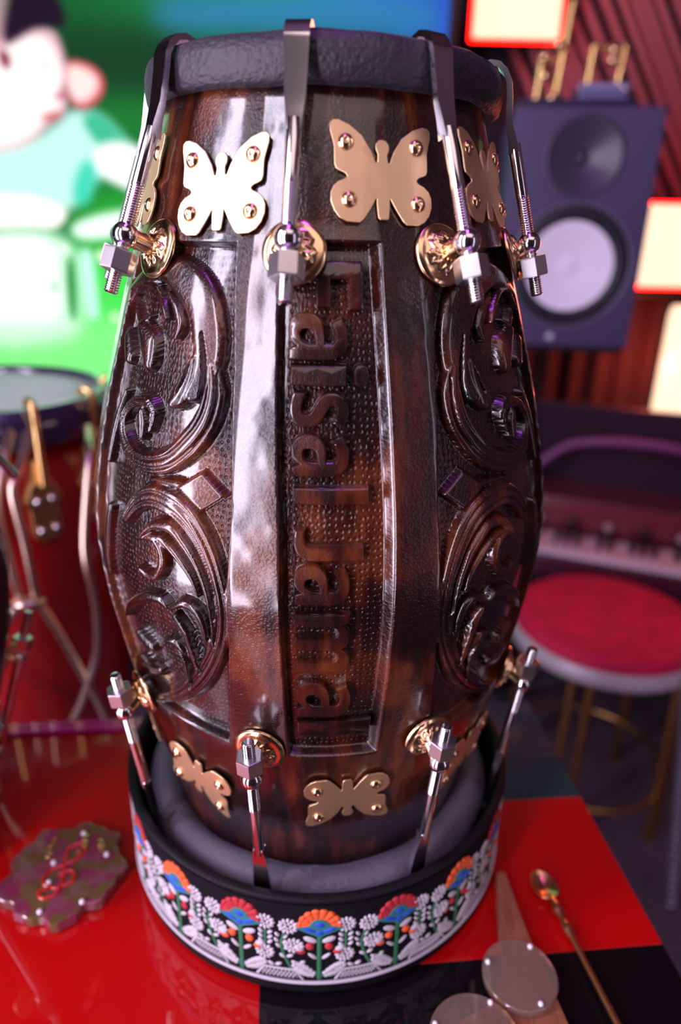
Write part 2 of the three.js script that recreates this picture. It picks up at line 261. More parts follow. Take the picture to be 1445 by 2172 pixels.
const drum = thing('dholak_drum', 'large carved brown varnished wooden hand drum standing upright on black embroidered ring', 'drum', [0, T, 0]);
let shell;
{
  const phis = []; for (let d = -104; d < 104; d += 0.29) phis.push(d); for (let d = 104; d <= 256.001; d += 4) phis.push(Math.min(d, 256)); 
  const Y0 = 0.056, Y1 = 0.488, NY = 600, NX = phis.length;
  const pos = new Float32Array(NX * (NY + 1) * 3), uv = new Float32Array(NX * (NY + 1) * 2), mask = new Float32Array(NX * (NY + 1)), hgt = new Float32Array(NX * (NY + 1));
  for (let j = 0; j <= NY; j++) {
    const y = lerp(Y0, Y1, j / NY);
    for (let i = 0; i < NX; i++) {
      const d = phis[i], [dp, g] = carve(d, y), a = rad(d), rr = baseR(d, y), wob = (fbm(d * 0.11 + 30, y * 40, 3) - 0.5) * 0.0006;
      const r = rr + dp + wob, n = j * NX + i;
      pos[n * 3] = r * Math.sin(a); pos[n * 3 + 1] = y; pos[n * 3 + 2] = r * Math.cos(a);
      uv[n * 2] = (d + 104) / 208; uv[n * 2 + 1] = j / NY; mask[n] = g; hgt[n] = dp;
    }
  }
  const idx = new Uint32Array((NX - 1) * NY * 6); let w = 0;
  for (let j = 0; j < NY; j++) for (let i = 0; i < NX - 1; i++) { const a = j * NX + i, b = a + 1, c = a + NX, d = c + 1; idx[w++] = a; idx[w++] = b; idx[w++] = d; idx[w++] = a; idx[w++] = d; idx[w++] = c; }
  const g = new THREE.BufferGeometry(); g.setAttribute('position', new THREE.BufferAttribute(pos, 3)); g.setAttribute('uv', new THREE.BufferAttribute(uv, 2)); g.setIndex(new THREE.BufferAttribute(idx, 1)); g.computeVertexNormals();
  const NF = phis.findIndex((d) => d >= 103.7);
  const sampleMask = (u, v) => { const x = clamp(u * NF, 0, NF - 1) | 0, y = clamp(v * NY, 0, NY) | 0; return mask[y * NX + x]; };
  // stipple pits punched in the ground, varnish orange peel elsewhere
  const TW = 2048, TH = 2048, pits = new Float32Array(TW * TH);
  const mmx = 0.46 / TW * 1000, mmy = (Y1 - Y0) / TH * 1000;
  for (let gy = 0; gy < 416 / 3.1; gy++) for (let gx = 0; gx < 460 / 2.9; gx++) {
    const cx = (gx + 0.5 * (gy & 1) * 0 + (rnd() - 0.5) * 0.5) * 2.9 / mmx, cy = (gy + (rnd() - 0.5) * 0.4) * 3.1 / mmy, r = 0.75 + 0.35 * rnd(), rx = r / mmx, ry = r * 1.05 / mmy, dep = 0.7 + 0.3 * rnd();
    for (let y = Math.max(0, Math.floor(cy - ry)); y <= Math.min(TH - 1, cy + ry); y++) for (let x = Math.max(0, Math.floor(cx - rx)); x <= Math.min(TW - 1, cx + rx); x++) { const q = ((x - cx) / rx) ** 2 + ((y - cy) / ry) ** 2; if (q < 1) { const v = dep * (1 - q) * (1 - q * 0.3); if (v > pits[y * TW + x]) pits[y * TW + x] = v; } }
  }
  const bump = dataTex(TW, TH, (x, y) => {
    const gm = sampleMask((x + 0.5) / TW, (y + 0.5) / TH), peel = noise(x / 2.6, y / 2.9) * 0.6 + noise(x / 6.1 + 50, y / 6.3) * 0.4, chip = noise(x / 3.3, y / 9.0);
    return gm ? 0.62 + 0.10 * peel + 0.16 * (chip - 0.5) - 0.5 * pits[y * TW + x] : 0.62 + 0.24 * (peel - 0.5);
  });
  bump.wrapS = THREE.MirroredRepeatWrapping;
  const wood = dataTex(1024, 1024, (x, y) => {
    const u = x / 1024, v = y / 1024, grain = fbm(u * 190, v * 16, 4), streak = fbm(u * 46 + 9, v * 7 + 3, 4), patch = fbm(u * 11 + 2, v * 13 + 8, 4), fine = noise(u * 500, v * 120);
    const k = clamp(0.45 * grain + 0.55 * streak + 0.9 * (patch - 0.5)), am = smooth(0.50, 0.72, 0.55 * patch + 0.45 * streak) * 0.75;
    const a = [0.0085, 0.0015, 0.0013], b = [0.040, 0.0048, 0.0026], c = [0.135, 0.030, 0.007], f = 0.8 + 0.4 * fine;
    return [0, 1, 2].map((i) => s1(lerp(lerp(a[i], b[i], smooth(0.25, 0.75, k)), c[i], am) * f));
  }, true);
  wood.wrapS = THREE.MirroredRepeatWrapping;
  M.wood = std(0xffffff, 0.30, 0, { map: wood, bumpMap: bump, bumpScale: 0.0012, clearcoat: 1, clearcoatRoughness: 0.13, specularIntensity: 0.8 });
  shell = part('shell', g, M.wood, drum);
  const chisel = dataTex(512, 512, (x, y) => 0.6 * noise(x / 2.6, y / 2.9) + 0.9 * fbm(x / 14, y / 40, 3)); chisel.repeat.set(5, 5);
  M.woodLetter = std(0xffffff, 0.32, 0, { map: wood, bumpMap: chisel, bumpScale: 0.0001, clearcoat: 1, clearcoatRoughness: 0.13, specularIntensity: 0.8 });
}
// map flat (s, t, h) geometry on to the drum
function wrapOn(g, deg0, y0, off, flipT = 1) {
  const p = g.attributes.position;
  for (let i = 0; i < p.count; i++) {
    const s = p.getX(i), t = p.getY(i) * flipT, h = p.getZ(i), y = y0 + t * 0.97, Rm = R0(y0), d = deg0 + s / Rm * 180 / Math.PI, r = surfR(d, y) + off + h, a = rad(d);
    const a0 = rad(deg0), rt = surfR(deg0, y) + off + h, k = 0.4;     // half way between following the shell and staying flat
    p.setXYZ(i, lerp(r * Math.sin(a), rt * Math.sin(a0) + s * Math.cos(a0), k), y, lerp(r * Math.cos(a), rt * Math.cos(a0) - s * Math.sin(a0), k));
  }
  p.needsUpdate = true; return g;
}
// carved lettering: reads downwards, letter tops to the right
{
  const font = await new FontLoader().loadAsync('fonts/droid/droid_sans_bold.typeface.json');
  // letter, upper and lower end on the drum, base line (degrees), cap line (degrees)
  const LET = [['F', 0.415, 0.396, -6.4, 11.2], ['a', 0.3945, 0.3754, -5.6, 11], ['i', 0.3735, 0.3645, -5, 10.9], ['s', 0.362, 0.3477, -4.6, 10.7], ['a', 0.3447, 0.3269, -4.1, 10.5], ['l', 0.3219, 0.3147, -3.6, 10.45], ['J', 0.3032, 0.2893, -3.3, 10.45], ['a', 0.287, 0.2676, -3.1, 10.5], ['m', 0.2628, 0.2285, -3.05, 11.1], ['a', 0.2218, 0.1987, -3.1, 12.2], ['l', 0.1954, 0.1854, -3.2, 12.9]];
  for (const [ch, yt, yb, b0, c0] of LET) {
    const shapes = font.generateShapes(ch, 1), bb = new THREE.Box2();
    for (const sh of shapes) for (const q of sh.getPoints(6)) bb.expandByPoint(q);
    const capH = 0.99, ym = (yt + yb) / 2, Rm = R0(ym), bs = rad(b0) * Rm, cs = rad(c0) * Rm, ky = (yt - yb) / (bb.max.x - bb.min.x), ks = (cs - bs) / capH, bv = 0.0011;
    const pts = (arr) => arr.map((q) => new THREE.Vector2(bs + (ch === 'J' ? (q.y - bb.min.y) / (bb.max.y - bb.min.y) * capH * 0.98 : q.y) * ks, yt - (q.x - bb.min.x) * ky));
    const sh2 = shapes.map((sh) => { const r = sh.extractPoints(8), o = new THREE.Shape(pts(r.shape)); o.holes = r.holes.map((h) => new THREE.Path(pts(h))); return o; });
    let g = new THREE.ExtrudeGeometry(sh2, { depth: 0.0036, bevelEnabled: true, bevelThickness: 0.0017, bevelSize: bv, bevelOffset: -bv * 0.7, bevelSegments: 3, curveSegments: 8 });
    g = new TessellateModifier(0.006, 4).modify(g);
    const p = g.attributes.position;
    for (let i = 0; i < p.count; i++) { const s = p.getX(i), y = p.getY(i), h = p.getZ(i), d = s / Rm * 180 / Math.PI, a = rad(d), r = surfR(d, y) - 0.0070 + h; p.setXYZ(i, r * Math.sin(a), y, r * Math.cos(a)); }
    const luv = new Float32Array(p.count * 2); for (let i = 0; i < p.count; i++) { luv[i * 2] = (Math.atan2(p.getX(i), p.getZ(i)) * 180 / Math.PI + 104) / 208; luv[i * 2 + 1] = (p.getY(i) - 0.056) / 0.432; } g.setAttribute('uv', new THREE.BufferAttribute(luv, 2));
    g.deleteAttribute('normal'); part('carved_letter', creased(g, 0.5), M.woodLetter, shell);
  }
}
// hoops and skins
function hoopGeo(prof, amp, seed, n = 180) {
  const pos = [], uv = [], idx = [], k = prof.length;
  for (let i = 0; i <= n; i++) for (let j = 0; j < k; j++) {
    const a = i / n * Math.PI * 2, c = i === n ? 0 : i / n, wv = (fbm(Math.cos(a) * 4 + seed, Math.sin(a) * 4 + j * 0.35, 3) - 0.5) * amp;
    const r = prof[j][0] + wv, y = prof[j][1] + (fbm(Math.cos(a) * 3 + seed + 9, Math.sin(a) * 3, 3) - 0.5) * amp;
    pos.push(r * Math.sin(a), y, r * Math.cos(a)); uv.push(i / n * 6, j / k * 0.6);
  }
  for (let i = 0; i < n; i++) for (let j = 0; j < k - 1; j++) { const a = i * k + j, b = a + k; idx.push(a, b, a + 1, b, b + 1, a + 1); }
  const g = new THREE.BufferGeometry(); g.setAttribute('position', new THREE.Float32BufferAttribute(pos, 3)); g.setAttribute('uv', new THREE.Float32BufferAttribute(uv, 2)); g.setIndex(idx); g.computeVertexNormals(); return g;
}
part('hoop', hoopGeo([[0.0812, 0.4845], [0.0865, 0.4822], [0.0898, 0.4842], [0.0906, 0.4895], [0.0904, 0.4955], [0.0890, 0.5000], [0.0850, 0.5020], [0.0800, 0.5005], [0.0775, 0.4975]], 0.0018, 3), M.leather, drum);
part('drum_head', lathe([[0, 0.4962], [0.05, 0.4965], [0.080, 0.4968], [0.0805, 0.495]], 64), std(C(0.5, 0.42, 0.34), 0.7), drum);
part('hoop', hoopGeo([[0.098, 0.062], [0.1035, 0.0700], [0.110, 0.0735], [0.1165, 0.0725], [0.1208, 0.0675], [0.1225, 0.0610], [0.1215, 0.0555], [0.118, 0.0522], [0.110, 0.0512]], 0.0026, 17), M.leather2, drum);
part('drum_head', lathe([[0, 0.0545], [0.110, 0.054], [0.110, 0.0515], [0, 0.0515]], 64), std(C(0.5, 0.42, 0.34), 0.7), drum);

// butterfly plates
const BF = (() => {
  const half = [[0, 280], [28, 275], [50, 250], [57, 225], [50, 195], [38, 172], [38, 150], [43, 105], [65, 100], [103, 190], [183, 305], [290, 380], [378, 410], [420, 408], [446, 385], [444, 330], [424, 265], [408, 205], [404, 70], [392, 40], [363, 25], [325, 12], [305, -5], [298, -20], [313, -40], [370, -64], [410, -100], [432, -150], [432, -220], [405, -290], [360, -345], [305, -372], [203, -375], [173, -350], [113, -260], [65, -175], [52, -178], [52, -230], [42, -330], [30, -342]];
  const k = 0.0453 / 890, pts = [...half.map(([x, y]) => new THREE.Vector2(x * k, y * k)), ...half.slice(1).reverse().map(([x, y]) => new THREE.Vector2(-x * k, y * k))];
  const g = new THREE.ExtrudeGeometry(new THREE.Shape(pts), { depth: 0.0007, bevelEnabled: true, bevelThickness: 0.0002, bevelSize: 0.0002, bevelSegments: 1 });
  return { g: new TessellateModifier(0.0035, 8).modify(g), k };
})();
const rivetProf = (r) => [[0, r * 0.50], [r * 0.10, r * 0.46], [r * 0.18, r * 0.50], [r * 0.26, r * 0.62], [r * 0.42, r * 0.60], [r * 0.70, r * 0.46], [r * 0.92, r * 0.22], [r, 0], [0, 0]];
const rivetG = (r) => lathe(rivetProf(r).reverse(), 24).rotateX(Math.PI / 2);
function butterfly(parent, deg, y, flip, tilt, size = 1) {
  const grp = part('butterfly_plate', (() => {
    const g = BF.g.clone(); g.rotateZ(tilt); if (flip) g.rotateZ(Math.PI); g.scale(size, size, 1);
    wrapOn(g, deg, y, 0.0013); g.deleteAttribute('normal'); return creased(g, 0.6);
  })(), M.brassPlate, parent);
  for (const [x, t] of [[-318, 245], [308, 245], [-290, -200], [305, -205]]) {
    const v = new THREE.Vector2(x * BF.k * size, t * BF.k * size).rotateAround(new THREE.Vector2(), tilt + (flip ? Math.PI : 0));
    const yy = y + v.y * 0.97, d = deg + v.x / R0(y) * 180 / Math.PI, r = surfR(d, yy) + 0.0019, sl = Math.atan((R0(yy + 0.004) - R0(yy - 0.004)) / 0.008);
    const g = rivetG(0.0036), a0 = rad(deg), a = rad(d), rt = surfR(deg, yy) + 0.0019; g.rotateX(sl); g.rotateY(lerp(a, a0, 0.4)); g.translate(lerp(r * Math.sin(a), rt * Math.sin(a0) + v.x * Math.cos(a0), 0.4), yy, lerp(r * Math.cos(a), rt * Math.cos(a0) - v.x * Math.sin(a0), 0.4));
    part('rivet', g, M.brass, grp);
  }
}
[[-106, 0.447, 0], [-66, 0.447, 0.03], [-26.2, 0.4435, 0.05], [17.2, 0.4490, -0.03], [57.5, 0.4505, -0.05], [98, 0.449, 0]].forEach(([d, y, t]) => butterfly(drum, d, y, false, t));
[[-80, 0.129, 0.1], [-35.5, 0.1275, -0.28], [9.8, 0.1345, 0.06], [52, 0.1335, 0.1], [95, 0.134, 0]].forEach(([d, y, t]) => butterfly(drum, d, y, true, t, 1.06));

// tension hooks: threaded rod with ball, hexagon nut and a flat hook end; the flange is screwed to the shell
const thread = (r, y0, y1) => { const p = [[0, y0], [r * 0.75, y0]]; for (let y = y0 + 0.0004; y < y1 - 0.0006; y += 0.00115) p.push([r * 0.80, y], [r, y + 0.00045], [r, y + 0.0006]); p.push([r * 0.8, y1], [0, y1]); return lathe(p, 18); };
const flangeG = (() => { // dished disc with a raised twelve-pointed star
  const n = 96, rings = [0, 0.003, 0.0042, 0.005, 0.0056, 0.0062, 0.0068, 0.0074, 0.008, 0.0086, 0.0092, 0.0098, 0.0106, 0.0116, 0.0126, 0.0134, 0.0138, 0.0139], pos = [], idx = [], uv = [];
  for (let j = 0; j < rings.length; j++) for (let i = 0; i <= n; i++) {
    const a = i / n * Math.PI * 2, r = rings[j], star = 0.0074 + 0.0011 * (2 * Math.abs(((i / n * 12) % 1) - 0.5) - 0.5) * 2;
    let h = 0.0062 * Math.pow(1 - r / 0.0139, 1.15) + 0.0004;
    h += 0.0011 * Math.exp(-(((r - star) / 0.0007) ** 2)) + 0.0006 * Math.exp(-(((r - 0.0121) / 0.0011) ** 2));
    if (j === rings.length - 1) h = -0.0006;
    pos.push(r * Math.cos(a), r * Math.sin(a), h); uv.push(0, 0);
  }
  for (let j = 0; j < rings.length - 1; j++) for (let i = 0; i < n; i++) { const a = j * (n + 1) + i, b = a + n + 1; idx.push(a, b, a + 1, b, b + 1, a + 1); }
  const g = new THREE.BufferGeometry(); g.setAttribute('position', new THREE.Float32BufferAttribute(pos, 3)); g.setAttribute('uv', new THREE.Float32BufferAttribute(uv, 2)); g.setIndex(idx); g.computeVertexNormals(); return g;
})();
const nutG = (() => {
  const s = new THREE.Shape(); for (let i = 0; i < 6; i++) { const a = i * Math.PI / 3 + 0.25, r = 0.0066; i ? s.lineTo(r * Math.cos(a), r * Math.sin(a)) : s.moveTo(r * Math.cos(a), r * Math.sin(a)); } s.closePath();
  return creased(new THREE.ExtrudeGeometry(s, { depth: 0.0082, bevelEnabled: true, bevelThickness: 0.0009, bevelSize: 0.0007, bevelSegments: 2 }), 0.5).rotateX(-Math.PI / 2).translate(0, -0.0041, 0);
})();
const ballG = new THREE.SphereGeometry(0.0058, 28, 20);
// geometry in the z (outwards) - y plane, for a hook whose ball sits at (rb, yb), whose straight part points along (dz, dy) and whose flat part follows `flat`
function hookSet(parent, deg, fl, rb, yb, dir, straight, flat, up) {
  const hook = new THREE.Group(); hook.name = 'tension_hook'; hook.rotation.y = rad(deg); parent.add(hook);
  const L = Math.hypot(...dir), dz = dir[0] / L, dy = dir[1] / L, tilt = Math.atan2(dz, dy);
  const place = (g, along) => g.rotateX(tilt).translate(0, yb + dy * along, rb + dz * along);
  const rad1 = 0.0031;
  part('rod', [place(lathe([[0, 0], [rad1, 0], [rad1, straight - 0.022], [0, straight - 0.022]], 20), 0.022), place(thread(rad1 * 1.04, -0.0265, 0.023), 0), strip(flat)], M.chrome, hook);
  part('ball', place(ballG.clone(), 0), M.chrome, hook);
  part('nut', place(nutG.clone(), -0.0118), M.steel, hook);
  const slope = Math.atan((R0(fl + 0.005) - R0(fl - 0.005)) / 0.01), rs = surfR(deg, fl);
  const f = flangeG.clone().rotateX(slope).translate(0, fl, rs + 0.0012);
  const fm = part('flange', f, M.brass, hook);
  part('post', rodBetween([0, fl, rs + 0.003], [0, yb, rb], 0.0042, 20), M.brass, fm);
}
for (const d of [-140, -97, -46.5, -5, 32.5, 74, 116]) {
  const rb = d === 74 ? 0.1115 : 0.1185, yb = 0.4240, dir = [0.0955 - rb, 0.4815 - yb], S = 0.047, L = Math.hypot(...dir), ez = rb + dir[0] / L * S, ey = yb + dir[1] / L * S;
  hookSet(drum, d, 0.4185, rb, yb, dir, S, [[ez + 0.0006, ey - 0.004, 0.0058, 0.0054], [ez - 0.0012, ey + 0.003, 0.0072, 0.0040], [ez - 0.0035, ey + 0.010, 0.0088, 0.0030], [0.0948, 0.4905, 0.0098, 0.0026], [0.0938, 0.4965, 0.0102, 0.0026], [0.0918, 0.5002, 0.0104, 0.0026], [0.0885, 0.5030, 0.0104, 0.0026], [0.0845, 0.5038, 0.0104, 0.0024], [0.0800, 0.5025, 0.0104, 0.0022]]);
}
for (const d of [-98, -53, -12.5, 29.5, 70, 108]) {
  const rb = 0.1385, yb = 0.1660, dir = [0.1290 - rb, 0.094 - yb], S = 0.060, L = Math.hypot(...dir), ez = rb + dir[0] / L * S, ey = yb + dir[1] / L * S;
  hookSet(drum, d, 0.1740, rb, yb, dir, S, [[ez + 0.0003, ey + 0.004, 0.0058, 0.0054], [ez - 0.0006, ey - 0.003, 0.0074, 0.0040], [0.1284, 0.0935, 0.0086, 0.0030], [0.1275, 0.084, 0.0098, 0.0026], [0.1262, 0.073, 0.0108, 0.0024], [0.1250, 0.0635, 0.0110, 0.0024]]);
}

// ------------------------------------------------------------------ embroidered ring under the drum
{
  const RR = 0.1345, ring = thing('drum_ring', 'black padded ring with a band of embroidered flowers under the drum', 'drum stand', [0, T, 0]);
  part('pad', lathe([[0.096, 0.001], [0.1335, 0.001], [0.1352, 0.003], [0.1352, 0.0095], [RR, 0.0105], [RR, 0.0755], [0.1342, 0.0765], [0.1365, 0.0785], [0.1362, 0.0805], [0.1325, 0.0812], [0.1300, 0.0790], [0.1288, 0.0560], [0.1262, 0.0520], [0.1262, 0.0505], [0.096, 0.0500], [0.096, 0.001]], 160), std(C(0.005, 0.004, 0.007), 0.6, 0, { bumpMap: leatherBump, bumpScale: 0.0005, specularIntensity: 0.4 }), ring);
  const satin = std(C(0.004, 0.003, 0.006), 0.85, 0, { specularIntensity: 0.3 });
  const thr = (r, g, b) => std(C(r, g, b), 0.7, 0, { sheen: 0.3, sheenColor: C(0.4, 0.4, 0.4) });
  const white = thr(0.52, 0.46, 0.53), green = thr(0.015, 0.14, 0.06), blue = thr(0.006, 0.05, 0.55), redT = thr(0.42, 0.008, 0.02), orange = thr(0.75, 0.09, 0.012), teal = thr(0.01, 0.16, 0.17);
  const band = part('ribbon', new THREE.CylinderGeometry(RR + 0.0006, RR + 0.0006, 0.0635, 160, 1, true).translate(0, 0.0435, 0), satin, ring);
  part('white_cord', new THREE.TorusGeometry(RR + 0.0012, 0.0011, 8, 200).rotateX(Math.PI / 2).translate(0, 0.0122, 0), white, ring);
  const RB = RR + 0.0007, Y0 = 0.0135;
  const bend = (g) => { const p = g.attributes.position; for (let i = 0; i < p.count; i++) { const a = p.getX(i) / RB, r = RB + p.getZ(i); p.setXYZ(i, r * Math.sin(a), Y0 + p.getY(i), r * Math.cos(a)); } g.computeVertexNormals(); return g; };
  const mm = 0.001;
  const domeBase = new THREE.SphereGeometry(1, 8, 4, 0, Math.PI * 2, 0, Math.PI / 2).rotateX(Math.PI / 2);
  const petal = (x, y, a, l, w, h = 0.9) => domeBase.clone().scale(l * mm / 2, w * mm / 2, h * mm).rotateZ(a).translate(x * mm, y * mm, 0);
  const join = (l) => bend(mergeVertices(mergeGeometries(l.map((g) => { g.deleteAttribute('normal'); return g; })), 1e-7));
  const daisy = (x, y, r) => { const l = []; for (let i = 0; i < 12; i++) { const a = i / 12 * 6.283; l.push(petal(x + Math.cos(a) * r * 0.74, y + Math.sin(a) * r * 0.74, a, r * 0.55, r * 0.36, 1.0)); } for (let i = 0; i < 6; i++) { const a = i / 6 * 6.283 + 0.3; l.push(petal(x + Math.cos(a) * r * 0.33, y + Math.sin(a) * r * 0.33, a, r * 0.42, r * 0.26, 0.9)); } return join(l); };
  const lineG = (pts, w) => { const l = []; for (let i = 0; i < pts.length - 1; i++) { const [a, b] = [pts[i], pts[i + 1]], n = Math.max(2, Math.round(Math.hypot(b[0] - a[0], b[1] - a[1]) / 1.6)); for (let k = 0; k < n; k++) { const t = (k + 0.5) / n; l.push(petal(lerp(a[0], b[0], t), lerp(a[1], b[1], t), Math.atan2(b[1] - a[1], b[0] - a[0]), 2.6, w, 0.6)); } } return l; };
  const shapeG = (pts, h) => new TessellateModifier(0.004, 3).modify(new THREE.ExtrudeGeometry(new THREE.Shape(pts.map(([x, y]) => new THREE.Vector2(x * mm, y * mm))), { depth: h * mm, bevelEnabled: true, bevelThickness: 0.0003, bevelSize: 0.0003, bevelSegments: 1 }));
  const mirror = (pts) => [...pts, ...pts.slice().reverse().map(([x, y]) => [-x, y])];
  const fan = (() => { const l = []; for (let i = 0; i < 8; i++) { const a = rad(6 + i * 24), cx = Math.cos(a) * 9.0, cy = 45.5 + Math.sin(a) * 9.8; l.push(petal(cx, cy, a, 8.6, 4.6, 1.2)); l.push(petal(Math.cos(a) * 11.6, 45.5 + Math.sin(a) * 12.2, a + 1.57, 5.2, 3.4, 1.4)); } for (let i = 0; i < 7; i++) { const a = rad(18 + i * 24); l.push(petal(Math.cos(a) * 5.5, 45.5 + Math.sin(a) * 6, a, 5, 2, 1)); } return join(l); })();
  const tulipPts = mirror([[0, 37], [3, 39.5], [7, 41.4], [12.5, 44], [13, 45.2], [8.5, 46.3], [5.6, 47], [4.6, 49.4], [2.6, 51.2], [0, 51.8]]);
  const tulipOut = (() => { const g = shapeG(tulipPts, 0.9); g.deleteAttribute('uv'); g.deleteAttribute('normal'); return bend(g); })();
  const tulipIn = (() => { const l = [petal(0, 48, 0, 6, 4.4, 1), petal(-5.6, 43.8, -0.42 + 3.14, 9, 3, 1), petal(5.6, 43.8, 0.42, 9, 3, 1), petal(0, 41.6, 0, 5, 4, 1)]; for (const g of l) g.translate(0, 0, 0.0009); return join(l); })();
  const stem = join([...lineG([[0, 1], [0, 12], [0, 24], [0, 38]], 3.0), ...lineG([[1, 4], [6, 7.6], [10, 9.5]], 1.2), ...lineG([[-1, 4], [-6, 7.6], [-10, 9.5]], 1.2)]);
  const leafPair = (s) => { const l = []; for (let i = 0; i < 7; i++) { const t = i / 6, x = s * (3.2 + 11 * t), y = 5.5 + 7.5 * t, w = 7.4 * Math.sin(0.5 + 2.2 * t) ; l.push(petal(x, y + w * 0.3, s > 0 ? 1.2 : 1.94, Math.max(3, w * 0.85), 3.0, 0.9), petal(x + s * 0.8, y - w * 0.28, s > 0 ? -0.5 : 3.64, Math.max(3, w * 0.85), 3.0, 0.9)); } return join(l); };
  const smallLeaves = (s) => join([petal(s * 4, 21, s > 0 ? 0.7 : 2.44, 7, 2.6), petal(s * 5.4, 34.6, s > 0 ? 0.45 : 2.69, 9, 4.4)]);
  const berries = (s) => join([petal(s * 5.6, 29.2, 0, 5.4, 5.4, 1.5), petal(s * 11, 24.8, s > 0 ? 0.2 : 2.94, 6.4, 4, 1.3)]);
  const berryTips = (s) => join([petal(s * 12, 27.4, s > 0 ? 0.4 : 2.74, 6.4, 4.0, 1.4)]);
  const daisyAt = [[-8.2, 46, 6.0], [5.4, 44.5, 6.2], [8.8, 29.0, 6.2], [-8.6, 21.5, 6.0]].map((a) => daisy(...a));
  const sprigs = (() => { const l = []; for (const [x, y] of [[-8.2, 38], [-8.2, 34], [-8.2, 30]]) l.push(petal(x - 2.8, y, 2.4, 4.2, 2.4), petal(x + 2.8, y, 0.74, 4.2, 2.4)); for (const [x, y] of [[1.5, 37], [1.0, 32.5], [2.0, 28]]) l.push(petal(x - 2.6, y, 2.3, 4, 2.3), petal(x + 2.2, y - 1, 0.9, 4, 2.3)); for (const [x, y] of [[4, 20], [11, 15], [-3, 12]]) l.push(petal(x - 2, y, 2.6, 4.6, 2.6), petal(x + 2.4, y + 0.4, 0.5, 4.6, 2.6)); return join(l); })();
  const sprigStem = join([...lineG([[-8.2, 40], [-8.2, 27]], 1.8), ...lineG([[3, 38], [1, 30], [3, 20], [7, 10]], 2.2), ...lineG([[7, 10], [13, 16]], 2)]);
  const lattice = (() => { const l = [...lineG([[-14, 0.6], [-9, 8.6]], 1.7), ...lineG([[-9, 8.6], [9, 8.6]], 1.7), ...lineG([[9, 8.6], [14, 0.6]], 1.7)]; for (let i = -4; i <= 4; i++) { l.push(petal(i * 2.3, 4.4, 1.05, 8, 0.7, 0.6), petal(i * 2.3, 4.4, -1.05, 8, 0.7, 0.6)); } return join(l); })();
  for (let u = 0; u < 18; u++) {
    const a = rad(2.5 + u * 20), odd = u % 2, put = (n, g, m) => { const o = part(n, g, m, band); o.rotation.y = a; }, mid = (n, g, m) => { const o = part(n, g, m, band); o.rotation.y = a + rad(10); };
    put('carnation', fan, odd ? redT : orange); put('tulip_outline', tulipOut, teal); put('tulip', tulipIn, blue); put('flower_stem', stem, green);
    for (const s of [-1, 1]) { put('white_leaf', leafPairs(s), white); put('small_leaf', smallL(s), white); put('berry', berriesL(s), odd ? orange : redT); put('berry_tip', tipsL(s), white); }
    for (const g of daisyAt) mid('daisy', g, white);
    mid('sprig', sprigs, white); mid('sprig_stem', sprigStem, green); mid('lattice_hill', lattice, white);
  }
  var cacheG; function once(k, f) { cacheG ??= new Map(); if (!cacheG.has(k)) cacheG.set(k, f()); return cacheG.get(k); }
  function leafPairs(s) { return once('l' + s, () => leafPair(s)); } function smallL(s) { return once('s' + s, () => smallLeaves(s)); } function berriesL(s) { return once('b' + s, () => berries(s)); } function tipsL(s) { return once('t' + s, () => berryTips(s)); }
}
